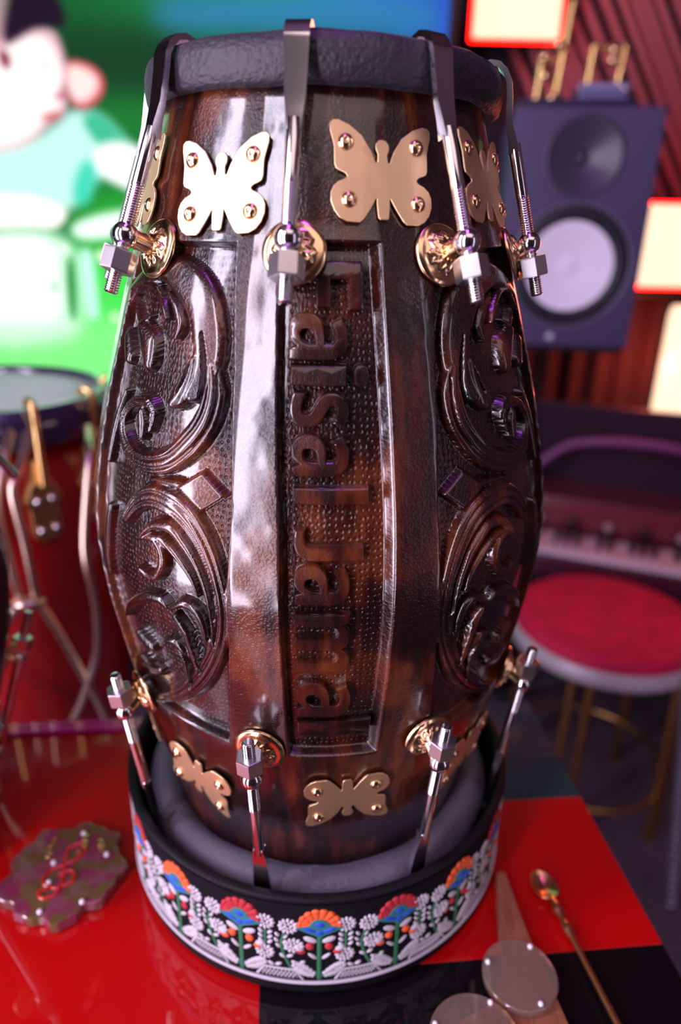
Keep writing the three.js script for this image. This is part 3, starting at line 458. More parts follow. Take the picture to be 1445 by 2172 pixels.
// ------------------------------------------------------------------ things on the table
const up = (y) => T + y;                                           // heights below are given from the table top
{ // resin coaster with a red treble clef and gold leaf
  const t = thing('resin_coaster', 'clear resin coaster with red treble clef and gold flakes on red table', 'coaster', [-0.1765, T + 0.0005, 0.0575]);
  const pts = []; for (let i = 0; i < 72; i++) { const a = i / 72 * Math.PI * 2, r = 0.0385 + 0.0022 * Math.sin(a * 9 + 0.4) + 0.0016 * Math.sin(a * 5 + 2) + 0.0012 * Math.sin(a * 17); pts.push(new THREE.Vector2(r * Math.cos(a), r * Math.sin(a))); }
  const body = new THREE.ExtrudeGeometry(new THREE.Shape(pts), { depth: 0.006, bevelEnabled: true, bevelThickness: 0.0012, bevelSize: 0.0012, bevelSegments: 3 }).rotateX(-Math.PI / 2).translate(0, 0.0012, 0);
  const tint = dataTex(256, 256, (x, y) => { const a = fbm(x / 34, y / 34, 4), b = fbm(x / 20 + 9, y / 26 + 4, 4), k = smooth(0.4, 0.6, a), m = smooth(0.52, 0.62, b); const c = [lerp(0.22, 0.13, k), lerp(0.030, 0.085, k), lerp(0.075, 0.028, k)]; return [s1(lerp(c[0], 0.22, m * 0.5)), s1(lerp(c[1], 0.09, m * 0.5)), s1(lerp(c[2], 0.11, m * 0.5))]; }, true);
  tint.repeat.set(11, 11);
  part('resin_body', body, std(0xffffff, 0.12, 0, { map: tint, clearcoat: 1, clearcoatRoughness: 0.04 }), t);
  const clef = [[0.004, -0.022], [-0.003, -0.016], [-0.001, -0.004], [0.003, 0.010], [0.002, 0.021], [-0.006, 0.024], [-0.010, 0.019], [-0.005, 0.017]].map(([x, z]) => [x, 0.0088, z]);
  const clef2 = [[0.004, -0.022], [0.010, -0.015], [0.004, -0.006], [-0.008, 0.002], [-0.010, 0.012], [0.000, 0.016], [0.010, 0.010], [0.006, 0.002], [-0.002, 0.006]].map(([x, z]) => [x, 0.0088, z]);
  const clefM = std(C(0.5, 0.006, 0.01), 0.25, 0, { clearcoat: 1 });
  part('treble_clef', [tube(clef, 0.0014, 60, 8), tube(clef2, 0.0014, 70, 8)], clefM, t);
  for (const [x, z, s] of [[-0.016, -0.022, 5], [-0.017, -0.016, 4], [-0.015, -0.010, 4], [0.006, -0.026, 5], [0.007, -0.020, 5], [0.005, -0.013, 4], [0.018, -0.022, 5], [0.021, -0.018, 5]]) {
    const g = new THREE.IcosahedronGeometry(0.001 * s * 0.55, 1).scale(0.8, 0.45, 1.2); const p = g.attributes.position; for (let i = 0; i < p.count; i++) { const k = 0.75 + 0.5 * noise(p.getX(i) * 900 + x * 999, p.getZ(i) * 900); p.setXYZ(i, p.getX(i) * k, p.getY(i) * k, p.getZ(i) * k); } g.computeVertexNormals();
    part('gold_flake', g, M.gold, t, [x, 0.0092, z]);
  }
  for (const [x, z] of [[-0.006, 0.012], [0.022, 0.026], [-0.003, 0.034], [0.026, -0.012], [0.003, -0.030], [-0.009, -0.004]]) part('clear_bead', new THREE.SphereGeometry(0.0019, 14, 10), std(C(0.85, 0.75, 0.85), 0.06, 0, { clearcoat: 1 }), t, [x, 0.0090, z]);
}
{ // tapered wooden board with resin discs, right of the ring
  const grain = dataTex(256, 256, (x, y) => { const a = fbm(x / 7, y / 40, 4), b = fbm(x / 30 + 3, y / 30, 3), v = 0.65 + 0.5 * a + 0.3 * (b - 0.5); return [s1(0.30 * v), s1(0.105 * v), s1(0.05 * v)]; }, true); grain.repeat.set(20, 8);
  const b = thing('wooden_board', 'narrow tan wooden board lying between the ring and the spoon', 'board', [0, T + 0.0008, 0]);
  const sh = new THREE.Shape([[0.1300, 0.052], [0.1350, 0.052], [0.1398, 0.098], [0.1490, 0.150], [0.1580, 0.200], [0.070, 0.200], [0.062, 0.168], [0.105, 0.146], [0.120, 0.124], [0.1222, 0.100], [0.1250, 0.080]].map(([x, z]) => new THREE.Vector2(x, -z)));
  part('plank', new THREE.ExtrudeGeometry(sh, { depth: 0.005, bevelEnabled: true, bevelThickness: 0.0008, bevelSize: 0.0008, bevelSegments: 2 }).rotateX(-Math.PI / 2).translate(0, 0.0008, 0), std(0xffffff, 0.55, 0, { map: grain }), b);
  const resin = std(C(0.80, 0.62, 0.50), 0.08, 0, { transmission: 0.85, thickness: 0.006, ior: 1.48, attenuationColor: C(0.75, 0.45, 0.35), attenuationDistance: 0.02, clearcoat: 1 });
  for (const [x, z, r, lab] of [[0.1275, 0.1285, 0.0225, 'clear round resin disc on the wooden board, farther one'], [0.094, 0.166, 0.026, 'clear round resin disc cut by the bottom edge of the photo']]) {
    const t = thing('resin_disc', lab, 'resin disc', [x, T + 0.0075, z], 0, 'resin discs on the board');
    part('disc_body', lathe([[0, 0], [r - 0.001, 0], [r, 0.001], [r, 0.005], [r - 0.001, 0.006], [0, 0.006]], 48), resin, t);
    for (const a of [-1.9, 0.4, 2.6]) part('clear_bead', new THREE.SphereGeometry(0.0016, 12, 8), std(C(0.85, 0.8, 0.85), 0.06, 0, { clearcoat: 1 }), t, [Math.sin(a) * (r - 0.003), 0.0068, Math.cos(a) * (r - 0.003)]);
  }
}
{ // spoon
  const s = thing('gold_spoon', 'small gold spoon with an ornate thin handle on the right of the table', 'spoon', [0.1615, T + 0.001, 0.0590], Math.atan2(0.0175, 0.092));
  const n = 20, m = 14, pos = [], idx = [], uv = [];
  for (let side = 0; side < 2; side++) for (let j = 0; j <= m; j++) for (let i = 0; i < n; i++) { const a = i / n * 6.2832, r = j / m, egg = 1 + 0.18 * Math.cos(a), x = Math.sin(a) * r * 0.0088 * egg, z = Math.cos(a) * r * 0.0118; pos.push(x, 0.0042 - 0.0040 * (1 - r * r) + side * -0.0007 + (side ? 0.0004 : 0.0006), z); uv.push(0, 0); }
  const off = (m + 1) * n;
  for (let j = 0; j < m; j++) for (let i = 0; i < n; i++) { const a = j * n + i, b = j * n + (i + 1) % n; idx.push(a, a + n, b, b, a + n, b + n, off + a, off + b, off + a + n, off + b, off + b + n, off + a + n); }
  for (let i = 0; i < n; i++) { const a = m * n + i, b = m * n + (i + 1) % n; idx.push(a, off + a, b, b, off + a, off + b); }
  const g = new THREE.BufferGeometry(); g.setAttribute('position', new THREE.Float32BufferAttribute(pos, 3)); g.setAttribute('uv', new THREE.Float32BufferAttribute(uv, 2)); g.setIndex(idx); g.computeVertexNormals();
  const gm = std(C(0.85, 0.48, 0.20), 0.28, 1);
  part('bowl', g, gm, s);
  part('handle', lathe([[0, 0], [0.0020, 0], [0.0022, 0.004], [0.0035, 0.008], [0.0036, 0.013], [0.0018, 0.018], [0.0032, 0.022], [0.0034, 0.027], [0.0019, 0.033], [0.0021, 0.060], [0.0023, 0.085], [0.0036, 0.090], [0.0040, 0.098], [0.0024, 0.106], [0.0024, 0.125], [0, 0.127]], 18).rotateX(Math.PI / 2).translate(0, 0.0046, 0.0092), gm, s);
}
{ // second drum, cut by the left edge
  const d = thing('dholak_drum', 'dark purple-brown drum mostly cut off by the left edge of the photo', 'drum', [-0.335, T, 0.040]);
  const wood2 = std(C(0.05, 0.014, 0.020), 0.35, 0, { clearcoat: 0.8, clearcoatRoughness: 0.15, bumpMap: leatherBump, bumpScale: 0.0012 });
  part('shell', lathe([[0, 0.03], [0.082, 0.03], [0.098, 0.075], [0.113, 0.12], [0.126, 0.17], [0.131, 0.215], [0.126, 0.26], [0.113, 0.30], [0.093, 0.345], [0.08, 0.365], [0, 0.365]].reverse().reverse(), 96), wood2, d);
  part('hoop', hoopGeo([[0.078, 0.036], [0.086, 0.041], [0.092, 0.036], [0.094, 0.024], [0.091, 0.010], [0.083, 0.004], [0.07, 0.003]], 0.002, 5, 90), M.leather, d);
  part('hoop', hoopGeo([[0.078, 0.355], [0.086, 0.350], [0.090, 0.358], [0.090, 0.372], [0.084, 0.379], [0.072, 0.377]], 0.002, 8, 90), M.leather, d);
  part('drum_head', lathe([[0, 0.3745], [0.074, 0.3745], [0.074, 0.372], [0, 0.372]], 48), std(C(0.4, 0.34, 0.3), 0.7), d);
  for (const a of [80, 128, 170]) {
    const h = new THREE.Group(); h.name = 'tension_hook'; h.rotation.y = rad(a); d.add(h);
    part('rod', [rodBetween([0, 0.155, 0.140], [0, 0.045, 0.1035], 0.0031), strip([[0.1035, 0.047, 0.006, 0.005], [0.0995, 0.034, 0.009, 0.003], [0.0965, 0.018, 0.0105, 0.0026], [0.0945, 0.006, 0.0105, 0.0026]])], M.chrome, h);
    part('ball', ballG.clone().translate(0, 0.118, 0.1275), M.chrome, h); part('nut', nutG.clone().rotateX(0.32).translate(0, 0.130, 0.1316), M.steel, h);
    const fm = part('flange', flangeG.clone().rotateX(0.3).translate(0, 0.124, 0.116), M.brass, h); part('post', rodBetween([0, 0.124, 0.117], [0, 0.118, 0.1275], 0.0042), M.brass, fm);
    part('rod', [rodBetween([0, 0.262, 0.147], [0, 0.34, 0.101], 0.0031), strip([[0.101, 0.338, 0.006, 0.005], [0.0945, 0.353, 0.009, 0.003], [0.0925, 0.368, 0.0105, 0.0026], [0.086, 0.381, 0.0105, 0.0026], [0.076, 0.381, 0.0105, 0.0026]])], M.chrome, h);
    part('ball', ballG.clone().translate(0, 0.284, 0.134), M.chrome, h);
    const f2 = part('flange', flangeG.clone().rotateX(-0.35).translate(0, 0.279, 0.1215), M.brass, h); part('post', rodBetween([0, 0.279, 0.122], [0, 0.284, 0.134], 0.0042), M.brass, f2);
  }
}

// ------------------------------------------------------------------ background left: red drum, folding stand
{
  const d = thing('conga_drum', 'tall red drum with gold lugs standing behind the table on the left', 'drum', [-0.468, 0, -0.46]);
  const y1 = 0.955, redM = std(C(0.40, 0.006, 0.006), 0.28, 0, { clearcoat: 1, clearcoatRoughness: 0.08 });
  part('shell', lathe([[0, 0.012], [0.118, 0.012], [0.120, 0.02], [0.118, 0.10], [0.135, 0.30], [0.158, 0.52], [0.171, 0.70], [0.167, 0.84], [0.158, 0.925], [0, 0.925]], 80), redM, d);
  part('hoop', lathe([[0.157, 0.912], [0.170, 0.912], [0.176, 0.918], [0.176, 0.945], [0.172, 0.957], [0.163, 0.960], [0.157, 0.952], [0.157, 0.912]], 80), std(C(0.035, 0.02, 0.07), 0.25, 0, { clearcoat: 1 }), d);
  part('drum_head', lathe([[0, 0.953], [0.12, 0.953], [0.160, 0.950], [0.160, 0.93], [0, 0.93]], 64), std(C(0.55, 0.62, 0.58), 0.55), d);
  part('foot_ring', lathe([[0.112, 0], [0.126, 0], [0.128, 0.006], [0.128, 0.03], [0.122, 0.036], [0.112, 0.036], [0.112, 0]], 64), M.black, d);
  for (const a of [-2, 24, 48, 74, 98]) {
    const l = new THREE.Group(); l.name = 'lug'; l.rotation.y = rad(a); d.add(l);
    const pl = new THREE.Shape([[-0.012, -0.032], [0.012, -0.032], [0.016, -0.024], [0.016, 0.006], [0.020, 0.018], [0.012, 0.034], [0.0065, 0.044], [0.005, 0.064], [-0.005, 0.064], [-0.0065, 0.044], [-0.012, 0.034], [-0.020, 0.018], [-0.016, 0.006], [-0.016, -0.024]].map((p) => new THREE.Vector2(...p)));
    const plate = part('lug_plate', new THREE.ExtrudeGeometry(pl, { depth: 0.008, bevelEnabled: true, bevelThickness: 0.002, bevelSize: 0.002, bevelSegments: 3 }).translate(0, 0.835, 0.166), M.gold, l);
    for (const [x, y] of [[-0.009, 0.852], [0.009, 0.852], [-0.009, 0.815], [0.009, 0.815]]) part('bolt', new THREE.SphereGeometry(0.0048, 14, 10).translate(x, y, 0.178), M.chrome, plate);
    part('tension_rod', [rodBetween([0, 0.87, 0.181], [0, 0.955, 0.183], 0.0045), tube([[0, 0.95, 0.183], [0, 0.966, 0.181], [0, 0.970, 0.172], [0, 0.963, 0.165]], 0.0045, 20, 8)], M.gold, l);
  }
}
{
  const s = thing('folding_stand', 'pale gold tubular folding stand crossing in front of the tall red drum', 'stand');
  const tm = std(C(0.80, 0.62, 0.50), 0.3, 1), Y = (p) => p.map(([x, y, z]) => [x, up(y), z ?? -0.25]);
  part('bent_leg', tube(Y([[-0.285, 0.215, -0.365], [-0.262, 0.200, -0.30], [-0.259, 0.114], [-0.255, 0.042], [-0.262, -0.021], [-0.285, -0.082], [-0.314, -0.154], [-0.36, -0.40], [-0.38, -0.712]]), 0.0046, 70), tm, s);
  part('cross_leg', tube(Y([[-0.318, 0.047], [-0.299, 0.004], [-0.278, -0.055], [-0.257, -0.124], [-0.20, -0.40], [-0.17, -0.712]]), 0.0046, 60), tm, s);
  part('upright', tube(Y([[-0.350, 0.222, -0.312], [-0.345, 0.20, -0.28], [-0.345, 0.16], [-0.342, 0.095], [-0.338, 0.047]]), 0.0048, 30), tm, s);
  part('upright', tube(Y([[-0.330, 0.222, -0.312], [-0.326, 0.20, -0.28], [-0.326, 0.178], [-0.322, 0.118], [-0.320, 0.052]]), 0.0048, 30), tm, s);
  part('clamp', new THREE.TorusGeometry(0.014, 0.0045, 12, 36).rotateX(1.3).translate(-0.329, up(0.046), -0.25), tm, s);
  part('brace', tube(Y([[-0.40, -0.04], [-0.385, -0.127], [-0.366, -0.16], [-0.30, -0.42], [-0.27, -0.712]]), 0.0055, 40), tm, s);
  part('brace', rodBetween([-0.40, up(-0.04), -0.25], [-0.338, up(0.047), -0.25], 0.0055), tm, s);
}
// ------------------------------------------------------------------ television
{
  const t = thing('television', 'large flat television showing a drummer in green light', 'television', [-0.52, up(0.531), -1.19]);
  const W = 1.45, H = 0.82;
  part('cabinet', box(W + 0.03, H + 0.03, 0.05, 0, 0, -0.027, 0.006), M.blackGloss, t);
  const cv = document.createElement('canvas'); cv.width = 1450; cv.height = 820; const c = cv.getContext('2d');
  const grd = c.createLinearGradient(700, 0, 1450, 0); grd.addColorStop(0, '#0d5a28'); grd.addColorStop(0.25, '#14703c'); grd.addColorStop(0.55, '#217f74'); grd.addColorStop(0.8, '#2f6bb5'); grd.addColorStop(1, '#2b4fb8'); c.fillStyle = grd; c.fillRect(0, 0, 1450, 820);
  const blob = (pts, col, blur, close = true) => { c.filter = `blur(${blur}px)`; c.fillStyle = col; c.beginPath(); const n = pts.length; for (let i = 0; i < n; i++) { const p = pts[i], q = pts[(i + 1) % n], m = [(p[0] + q[0]) / 2, (p[1] + q[1]) / 2]; if (!i) { const z = pts[n - 1]; c.moveTo((z[0] + p[0]) / 2, (z[1] + p[1]) / 2); } c.quadraticCurveTo(p[0], p[1], m[0], m[1]); } c.closePath(); c.fill(); c.filter = 'none'; };
  const rect = (x, y, w, h, col, b) => blob([[x, y], [x + w / 2, y], [x + w, y], [x + w, y + h / 2], [x + w, y + h], [x + w / 2, y + h], [x, y + h], [x, y + h / 2]], col, b);
  rect(640, 130, 330, 240, '#0a3a1c', 26); rect(720, 250, 300, 160, '#12702a', 20); rect(660, 420, 420, 400, '#1f9a2e', 26); rect(300, 560, 620, 300, '#44d851', 26); rect(340, 690, 620, 160, '#7cf07f', 22); rect(330, 0, 260, 300, '#c08fa0', 22); rect(870, 80, 560, 60, '#2c78a8', 22);
  rect(900, 160, 540, 660, '#0d3a2c', 30);
  blob([[480, 346], [599, 336], [663, 297], [686, 275], [747, 281], [787, 321], [822, 359], [805, 413], [731, 400], [695, 440], [659, 480], [460, 470]], '#bdeae2', 8);
  blob([[700, 290], [747, 281], [787, 321], [822, 359], [780, 360], [740, 350]], '#39b58c', 6);
  blob([[700, 370], [731, 372], [720, 440], [680, 470], [670, 430]], '#3fd0b0', 7);
  blob([[730, 343], [785, 330], [861, 362], [900, 420], [890, 460], [790, 430], [721, 390]], '#f6f4f2', 6);
  blob([[685, 192], [720, 193], [751, 205], [766, 229], [755, 258], [724, 279], [695, 276], [680, 242]], '#d2424f', 3); blob([[685, 200], [716, 200], [744, 212], [754, 230], [744, 252], [720, 268], [697, 268], [684, 242]], '#f3dcd8', 6);
  blob([[508, 196], [570, 150], [611, 136], [671, 136], [686, 170], [688, 194], [692, 226], [676, 238], [686, 263], [676, 288], [640, 305], [598, 345], [477, 370]], '#d9a0ae', 5);
  blob([[508, 206], [580, 166], [611, 150], [655, 150], [672, 175], [676, 196], [684, 226], [666, 240], [674, 263], [666, 282], [635, 299], [595, 340], [477, 366]], '#fdf4f1', 8);
  blob([[655, 255], [680, 246], [682, 258], [659, 262]], '#c2506a', 3); blob([[622, 292], [671, 282], [663, 297], [629, 301]], '#c24a58', 4); blob([[642, 192], [655, 204], [642, 212]], '#c9a0b4', 3); blob([[556, 172], [581, 187], [573, 213], [556, 205]], '#7a2238', 4);
  blob([[566, 170], [580, 118], [610, 60], [683, 74], [700, 123], [690, 140], [639, 136], [589, 163]], '#1c0a20', 5);
  blob([[463, 440], [583, 438], [651, 460], [658, 483], [624, 512], [573, 505], [450, 515]], '#fff6f2', 5);
  blob([[656, 493], [772, 463], [862, 467], [857, 500], [713, 530], [662, 526]], '#eafff2', 7);
  blob([[450, 510], [634, 507], [665, 545], [686, 583], [663, 725], [611, 747], [401, 772]], '#c5f7d0', 14); rect(440, 520, 180, 180, '#ffffff', 16);
  blob([[640, 560], [662, 562], [650, 700], [632, 700]], '#0f7a2a', 6); rect(672, 545, 30, 150, '#bff3e4', 6); blob([[600, 610], [612, 618], [606, 650]], '#2fa04a', 5);
  for (const [x, y, r, col] of [[722, 560, 13, '#f4f7d8'], [738, 690, 11, '#d8ffd0'], [640, 545, 8, '#ffffff']]) blob([[x - r, y - r], [x + r, y - r], [x + r, y + r], [x - r, y + r]], col, 4);
  const tex = new THREE.CanvasTexture(cv); tex.colorSpace = THREE.SRGBColorSpace;
  const sm = new THREE.MeshPhysicalMaterial({ color: 0x000000, roughness: 0.5, specularIntensity: 0.1, emissive: 0xffffff, emissiveMap: tex, emissiveIntensity: 1.25 });
  part('screen', new THREE.PlaneGeometry(W, H).translate(0, 0, 0.0005), sm, t);
  part('bezel', [box(W + 0.03, 0.015, 0.012, 0, H / 2 + 0.0075, 0), box(W + 0.03, 0.015, 0.012, 0, -H / 2 - 0.0075, 0), box(0.015, H, 0.012, -W / 2 - 0.0075, 0, 0), box(0.015, H, 0.012, W / 2 + 0.0075, 0, 0)], M.blackGloss, t);
  part('wall_mount', box(0.4, 0.3, 0.255, 0, 0, -0.18), M.black, t);
  const l = new THREE.RectAreaLight(C(0.25, 0.75, 0.38), 0.8, W, H); l.position.set(0, 0, 0.012); l.rotation.y = Math.PI; t.add(l);
  const s = thing('sideboard', 'low black sideboard below the television', 'cabinet', [-0.6, 0, -1.26]);
  part('body', box(1.5, 0.60, 0.40, 0, 0.31, 0, 0.006), M.black, s); part('top', box(1.54, 0.03, 0.44, 0, 0.625, 0, 0.004), M.blackGloss, s);
  for (const x of [-0.5, 0, 0.5]) { const dr = part('door', box(0.47, 0.52, 0.012, x * 0.98, 0.31, 0.206, 0.003), M.blackGloss, s); part('handle', rodBetween([x * 0.98 + 0.18, 0.27, 0.22], [x * 0.98 + 0.18, 0.37, 0.22], 0.005), M.steel, dr); }
  part('plinth', box(1.44, 0.04, 0.34, 0, 0.02, 0, 0.003), M.black, s);
}
// ------------------------------------------------------------------ speaker on its stand, things on top
{
  const yaw = rad(-7), sp = thing('speaker', 'black studio monitor speaker with a white cone on a stand', 'speaker', [0.4400, up(0.244), -1.06], yaw);
  const w = 0.25, h = 0.399, d = 0.28, cab = std(C(0.060, 0.040, 0.110), 0.6, 0, { bumpMap: leatherBump, bumpScale: 0.0003 });
  // front plate with two round openings
  const f = new THREE.Shape([[-w / 2, 0], [w / 2, 0], [w / 2, h], [-w / 2, h]].map((p) => new THREE.Vector2(...p)));
  const wy = 0.143, ty = 0.323, wr = 0.108, tr = 0.066, hole = (y, r) => { const p = new THREE.Path(); p.absarc(0, y, r, 0, Math.PI * 2, true); f.holes.push(p); };
  hole(wy, wr); hole(ty, tr);
  part('front_plate', new THREE.ExtrudeGeometry(f, { depth: 0.012, bevelEnabled: true, bevelThickness: 0.003, bevelSize: 0.003, bevelOffset: -0.003, bevelSegments: 2, curveSegments: 40 }).translate(0, 0, d / 2 - 0.015), cab, sp);
  part('cabinet', [box(w, 0.015, d - 0.02, 0, 0.0075, -0.008), box(w, 0.015, d - 0.02, 0, h - 0.0075, -0.008), box(0.015, h, d - 0.02, -w / 2 + 0.0075, h / 2, -0.008), box(0.015, h, d - 0.02, w / 2 - 0.0075, h / 2, -0.008), box(w, h, 0.015, 0, h / 2, -d / 2 + 0.008)], cab, sp);
  const z = d / 2;
  const wf = part('woofer', lathe([[0.078, -0.004], [0.084, 0.002], [0.091, 0.004], [0.098, 0.001], [0.101, -0.002], [0.109, -0.002], [0.109, -0.012], [0.076, -0.012]].map(([r, y]) => [r, y]), 64).rotateX(Math.PI / 2).translate(0, wy, z), std(C(0.010, 0.009, 0.02), 0.5), sp);
  part('trim_ring', new THREE.TorusGeometry(0.1065, 0.003, 12, 72).translate(0, wy, z), std(C(0.16, 0.15, 0.24), 0.35, 0.3), wf);
  part('cone', lathe([[0, -0.014], [0.018, -0.0145], [0.024, -0.0175], [0.079, -0.004], [0.083, -0.002], [0.083, -0.006], [0.024, -0.021], [0, -0.018]], 64).rotateX(Math.PI / 2).translate(0, wy, z), std(C(0.88, 0.80, 0.95), 0.55), wf);
  const tw = part('waveguide', lathe([[0.013, -0.026], [0.020, -0.024], [0.032, -0.018], [0.048, -0.010], [0.061, -0.003], [0.068, 0.001], [0.068, -0.010], [0.013, -0.032]], 64).rotateX(Math.PI / 2).translate(0, ty, z), std(C(0.05, 0.042, 0.08), 0.38), sp);
  part('dome', new THREE.SphereGeometry(0.0125, 24, 12, 0, Math.PI * 2, 0, Math.PI / 2).rotateX(Math.PI / 2).translate(0, ty, z - 0.028), std(C(0.03, 0.028, 0.05), 0.3), tw);
  part('badge', new THREE.CylinderGeometry(0.006, 0.006, 0.003, 24).rotateX(Math.PI / 2).translate(-0.02, 0.018, z), new THREE.MeshStandardMaterial({ color: 0x222222, emissive: C(0.55, 0.5, 0.8), emissiveIntensity: 0.6 }), sp);
  const st = thing('speaker_stand', 'dark pole stand carrying the studio monitor', 'stand', [0.4400, 0, -1.06], yaw);
  part('top_plate', box(0.24, 0.012, 0.24, 0, up(0.244) - 0.0065, 0), M.black, st); part('pole', rodBetween([-0.065, 0.02, -0.12], [-0.065, up(0.232), -0.12], 0.022, 24), std(C(0.025, 0.02, 0.05), 0.4), st); part('base_plate', lathe([[0, 0], [0.064, 0], [0.065, 0.003], [0.065, 0.018], [0.06, 0.022], [0, 0.022]], 40).translate(-0.065, 0, -0.12), M.black, st);
  const top = up(0.244 + 0.399);
  const tray = thing('black_tray', 'flat black tray on top of the speaker holding gold ornaments', 'tray', [0.420, top + 0.0005, -1.04], yaw);
  part('tray_base', box(0.20, 0.008, 0.16, 0, 0.004, 0, 0.002), std(C(0.01, 0.008, 0.05), 0.4), tray); part('tray_rim', [box(0.20, 0.014, 0.006, 0, 0.010, 0.077), box(0.20, 0.014, 0.006, 0, 0.010, -0.077), box(0.006, 0.014, 0.148, -0.097, 0.010, 0), box(0.006, 0.014, 0.148, 0.097, 0.010, 0)], std(C(0.01, 0.008, 0.05), 0.4), tray);
  const bx = thing('glass_box', 'blue-grey box on the black tray on the speaker', 'box', [0.468, top + 0.0095, -1.02], yaw);
  const bm = std(C(0.16, 0.15, 0.30), 0.3, 0, { clearcoat: 0.6 }); part('box_body', box(0.085, 0.026, 0.055, 0, 0.013, 0, 0.004), bm, bx); part('lid', box(0.090, 0.012, 0.060, 0, 0.0325, 0, 0.004), std(C(0.26, 0.24, 0.44), 0.25, 0, { clearcoat: 0.8 }), bx); part('clasp', new THREE.SphereGeometry(0.006, 14, 10).translate(0.034, 0.028, 0.031), M.chrome, bx);
  const or = thing('gold_ornament', 'tall gold bar ornament with glowing round beads on the speaker', 'ornament', [0.372, top + 0.0095, -1.02], yaw);
  part('ornament_foot', lathe([[0, 0], [0.024, 0], [0.025, 0.004], [0.010, 0.010], [0, 0.012]], 28), M.gold, or);
  part('gold_bar', rodBetween([-0.020, 0.004, 0], [-0.016, 0.085, 0], 0.0055), M.gold, or); part('gold_bar', rodBetween([0.012, 0.004, 0], [0.026, 0.165, 0], 0.0060), M.gold, or); part('cross_bar', rodBetween([-0.016, 0.07, 0], [0.018, 0.078, 0], 0.004), M.gold, or);
  for (const [x, y] of [[-0.010, 0.050], [0.006, 0.016], [-0.014, 0.078], [0.008, 0.098]]) part('bead', new THREE.SphereGeometry(0.009, 18, 12).translate(x, y, 0.012), std(C(0.95, 0.62, 0.35), 0.15, 1), or);
  const o2 = thing('gold_ornament', 'two short gold posts with a round cap on the blue-grey box', 'ornament', [0.468, top + 0.0485, -1.02], yaw);
  part('gold_bar', rodBetween([-0.026, 0, 0], [-0.022, 0.062, 0], 0.0058), M.gold, o2); part('gold_bar', rodBetween([0.026, 0, 0], [0.032, 0.060, 0], 0.0058), M.gold, o2); part('cross_bar', rodBetween([-0.022, 0.058, 0], [0.032, 0.058, 0], 0.005), M.gold, o2);
  for (const y of [0.052, 0.036]) part('bead', new THREE.SphereGeometry(0.010, 18, 12).scale(1.2, 0.8, 1).translate(0.012, y, 0.010), std(C(0.95, 0.66, 0.4), 0.15, 1), o2);
}
// ------------------------------------------------------------------ back wall: slanted slats, curtain, glowing panels
{
  const p = thing('slat_screen', 'dark red screen of slanted parallel slats behind the speaker', 'wall panel', [0.36, 0, -1.462]);
  part('backing', box(1.0, 2.0, 0.02, 0.52, 1.35, -0.022, 0.002), std(C(0.05, 0.012, 0.018), 0.8), p);
  const sm = std(C(0.42, 0.09, 0.11), 0.55), g = new THREE.CapsuleGeometry(0.010, 1.15, 4, 10).rotateZ(rad(32));
  for (let i = 0; i < 19; i++) part('slat', g, sm, p, [0.12 + i * 0.036, up(0.70) + 0.02 * Math.sin(i), 0]);
  const c = thing('curtain', 'dark red curtain hanging in folds below the speaker', 'curtain', [0.67, 0, -1.425]);
  const cg = new THREE.PlaneGeometry(0.94, up(0.30), 220, 4); const q = cg.attributes.position; for (let i = 0; i < q.count; i++) q.setZ(i, 0.010 * Math.sin(q.getX(i) * 95) + 0.004 * Math.sin(q.getX(i) * 41 + 1)); cg.computeVertexNormals();
  part('cloth', cg.translate(0, up(0.30) / 2 + 0.01, 0), std(C(0.022, 0.001, 0.002), 0.9), c);
  part('curtain_rail', rodBetween([-0.48, up(0.315), 0], [0.48, up(0.315), 0], 0.010), M.black, c);
  const glowM = (k = 1) => new THREE.MeshStandardMaterial({ color: 0x333333, roughness: 0.6, emissive: C(1.25, 0.88, 0.60), emissiveIntensity: k });
  const halo = new THREE.MeshStandardMaterial({ color: 0x331111, roughness: 0.5, emissive: C(18.0, 0.06, 0.03), emissiveIntensity: 1 });
  const panel = (name, label, x, y, w, h, z, power) => {
    const t = thing(name, label, 'light panel', [x, y, z], 0, 'glowing wall panels');
    part('housing', box(w + 0.012, h + 0.012, 0.024, 0, 0, -0.022, 0.004), M.black, t);
    part('red_edge', box(w + 0.012, h + 0.012, 0.010, 0, 0, -0.005, 0.004), halo, t); part('diffuser', box(w, h, 0.008, 0, 0, 0.004, 0.003), glowM(1.25), t);
    const l = new THREE.RectAreaLight(C(1, 0.10, 0.05), power, w, h); l.position.set(0, 0, 0.012); l.rotation.y = Math.PI; t.add(l);
    return t;
  };
  panel('glowing_panel', 'glowing peach rectangle on the wall right of the television', 0.372, up(1.005), 0.185, 0.33, -1.36, 3);
  panel('glowing_panel', 'glowing peach panel behind the right edge of the speaker', 0.810, up(0.425), 0.31, 0.18, -1.34, 14);
  const tl = thing('tube_lamp', 'upright glowing peach tube lamp at the right edge', 'lamp', [0.855, 0, -1.325]);
  part('tube_glow', lathe([[0, up(-0.01)], [0.040, up(-0.01)], [0.045, up(0)], [0.045, up(0.27)], [0.04, up(0.29)], [0, up(0.29)]], 28), glowM(1.3), tl); part('lamp_foot', new THREE.SphereGeometry(0.028, 20, 14).translate(-0.050, up(0.005), 0.02), glowM(1.4), tl);
  part('lamp_pole', rodBetween([0, 0.012, 0], [0, up(-0.012), 0], 0.016, 20), M.black, tl); part('lamp_base', lathe([[0, 0], [0.07, 0], [0.07, 0.008], [0.03, 0.014], [0, 0.016]], 32), M.black, tl);
  const pl = new THREE.PointLight(C(1, 0.12, 0.07), 0.3); pl.position.set(0.79, up(0.15), -1.29); pl.castShadow = true; scene.add(pl);
}
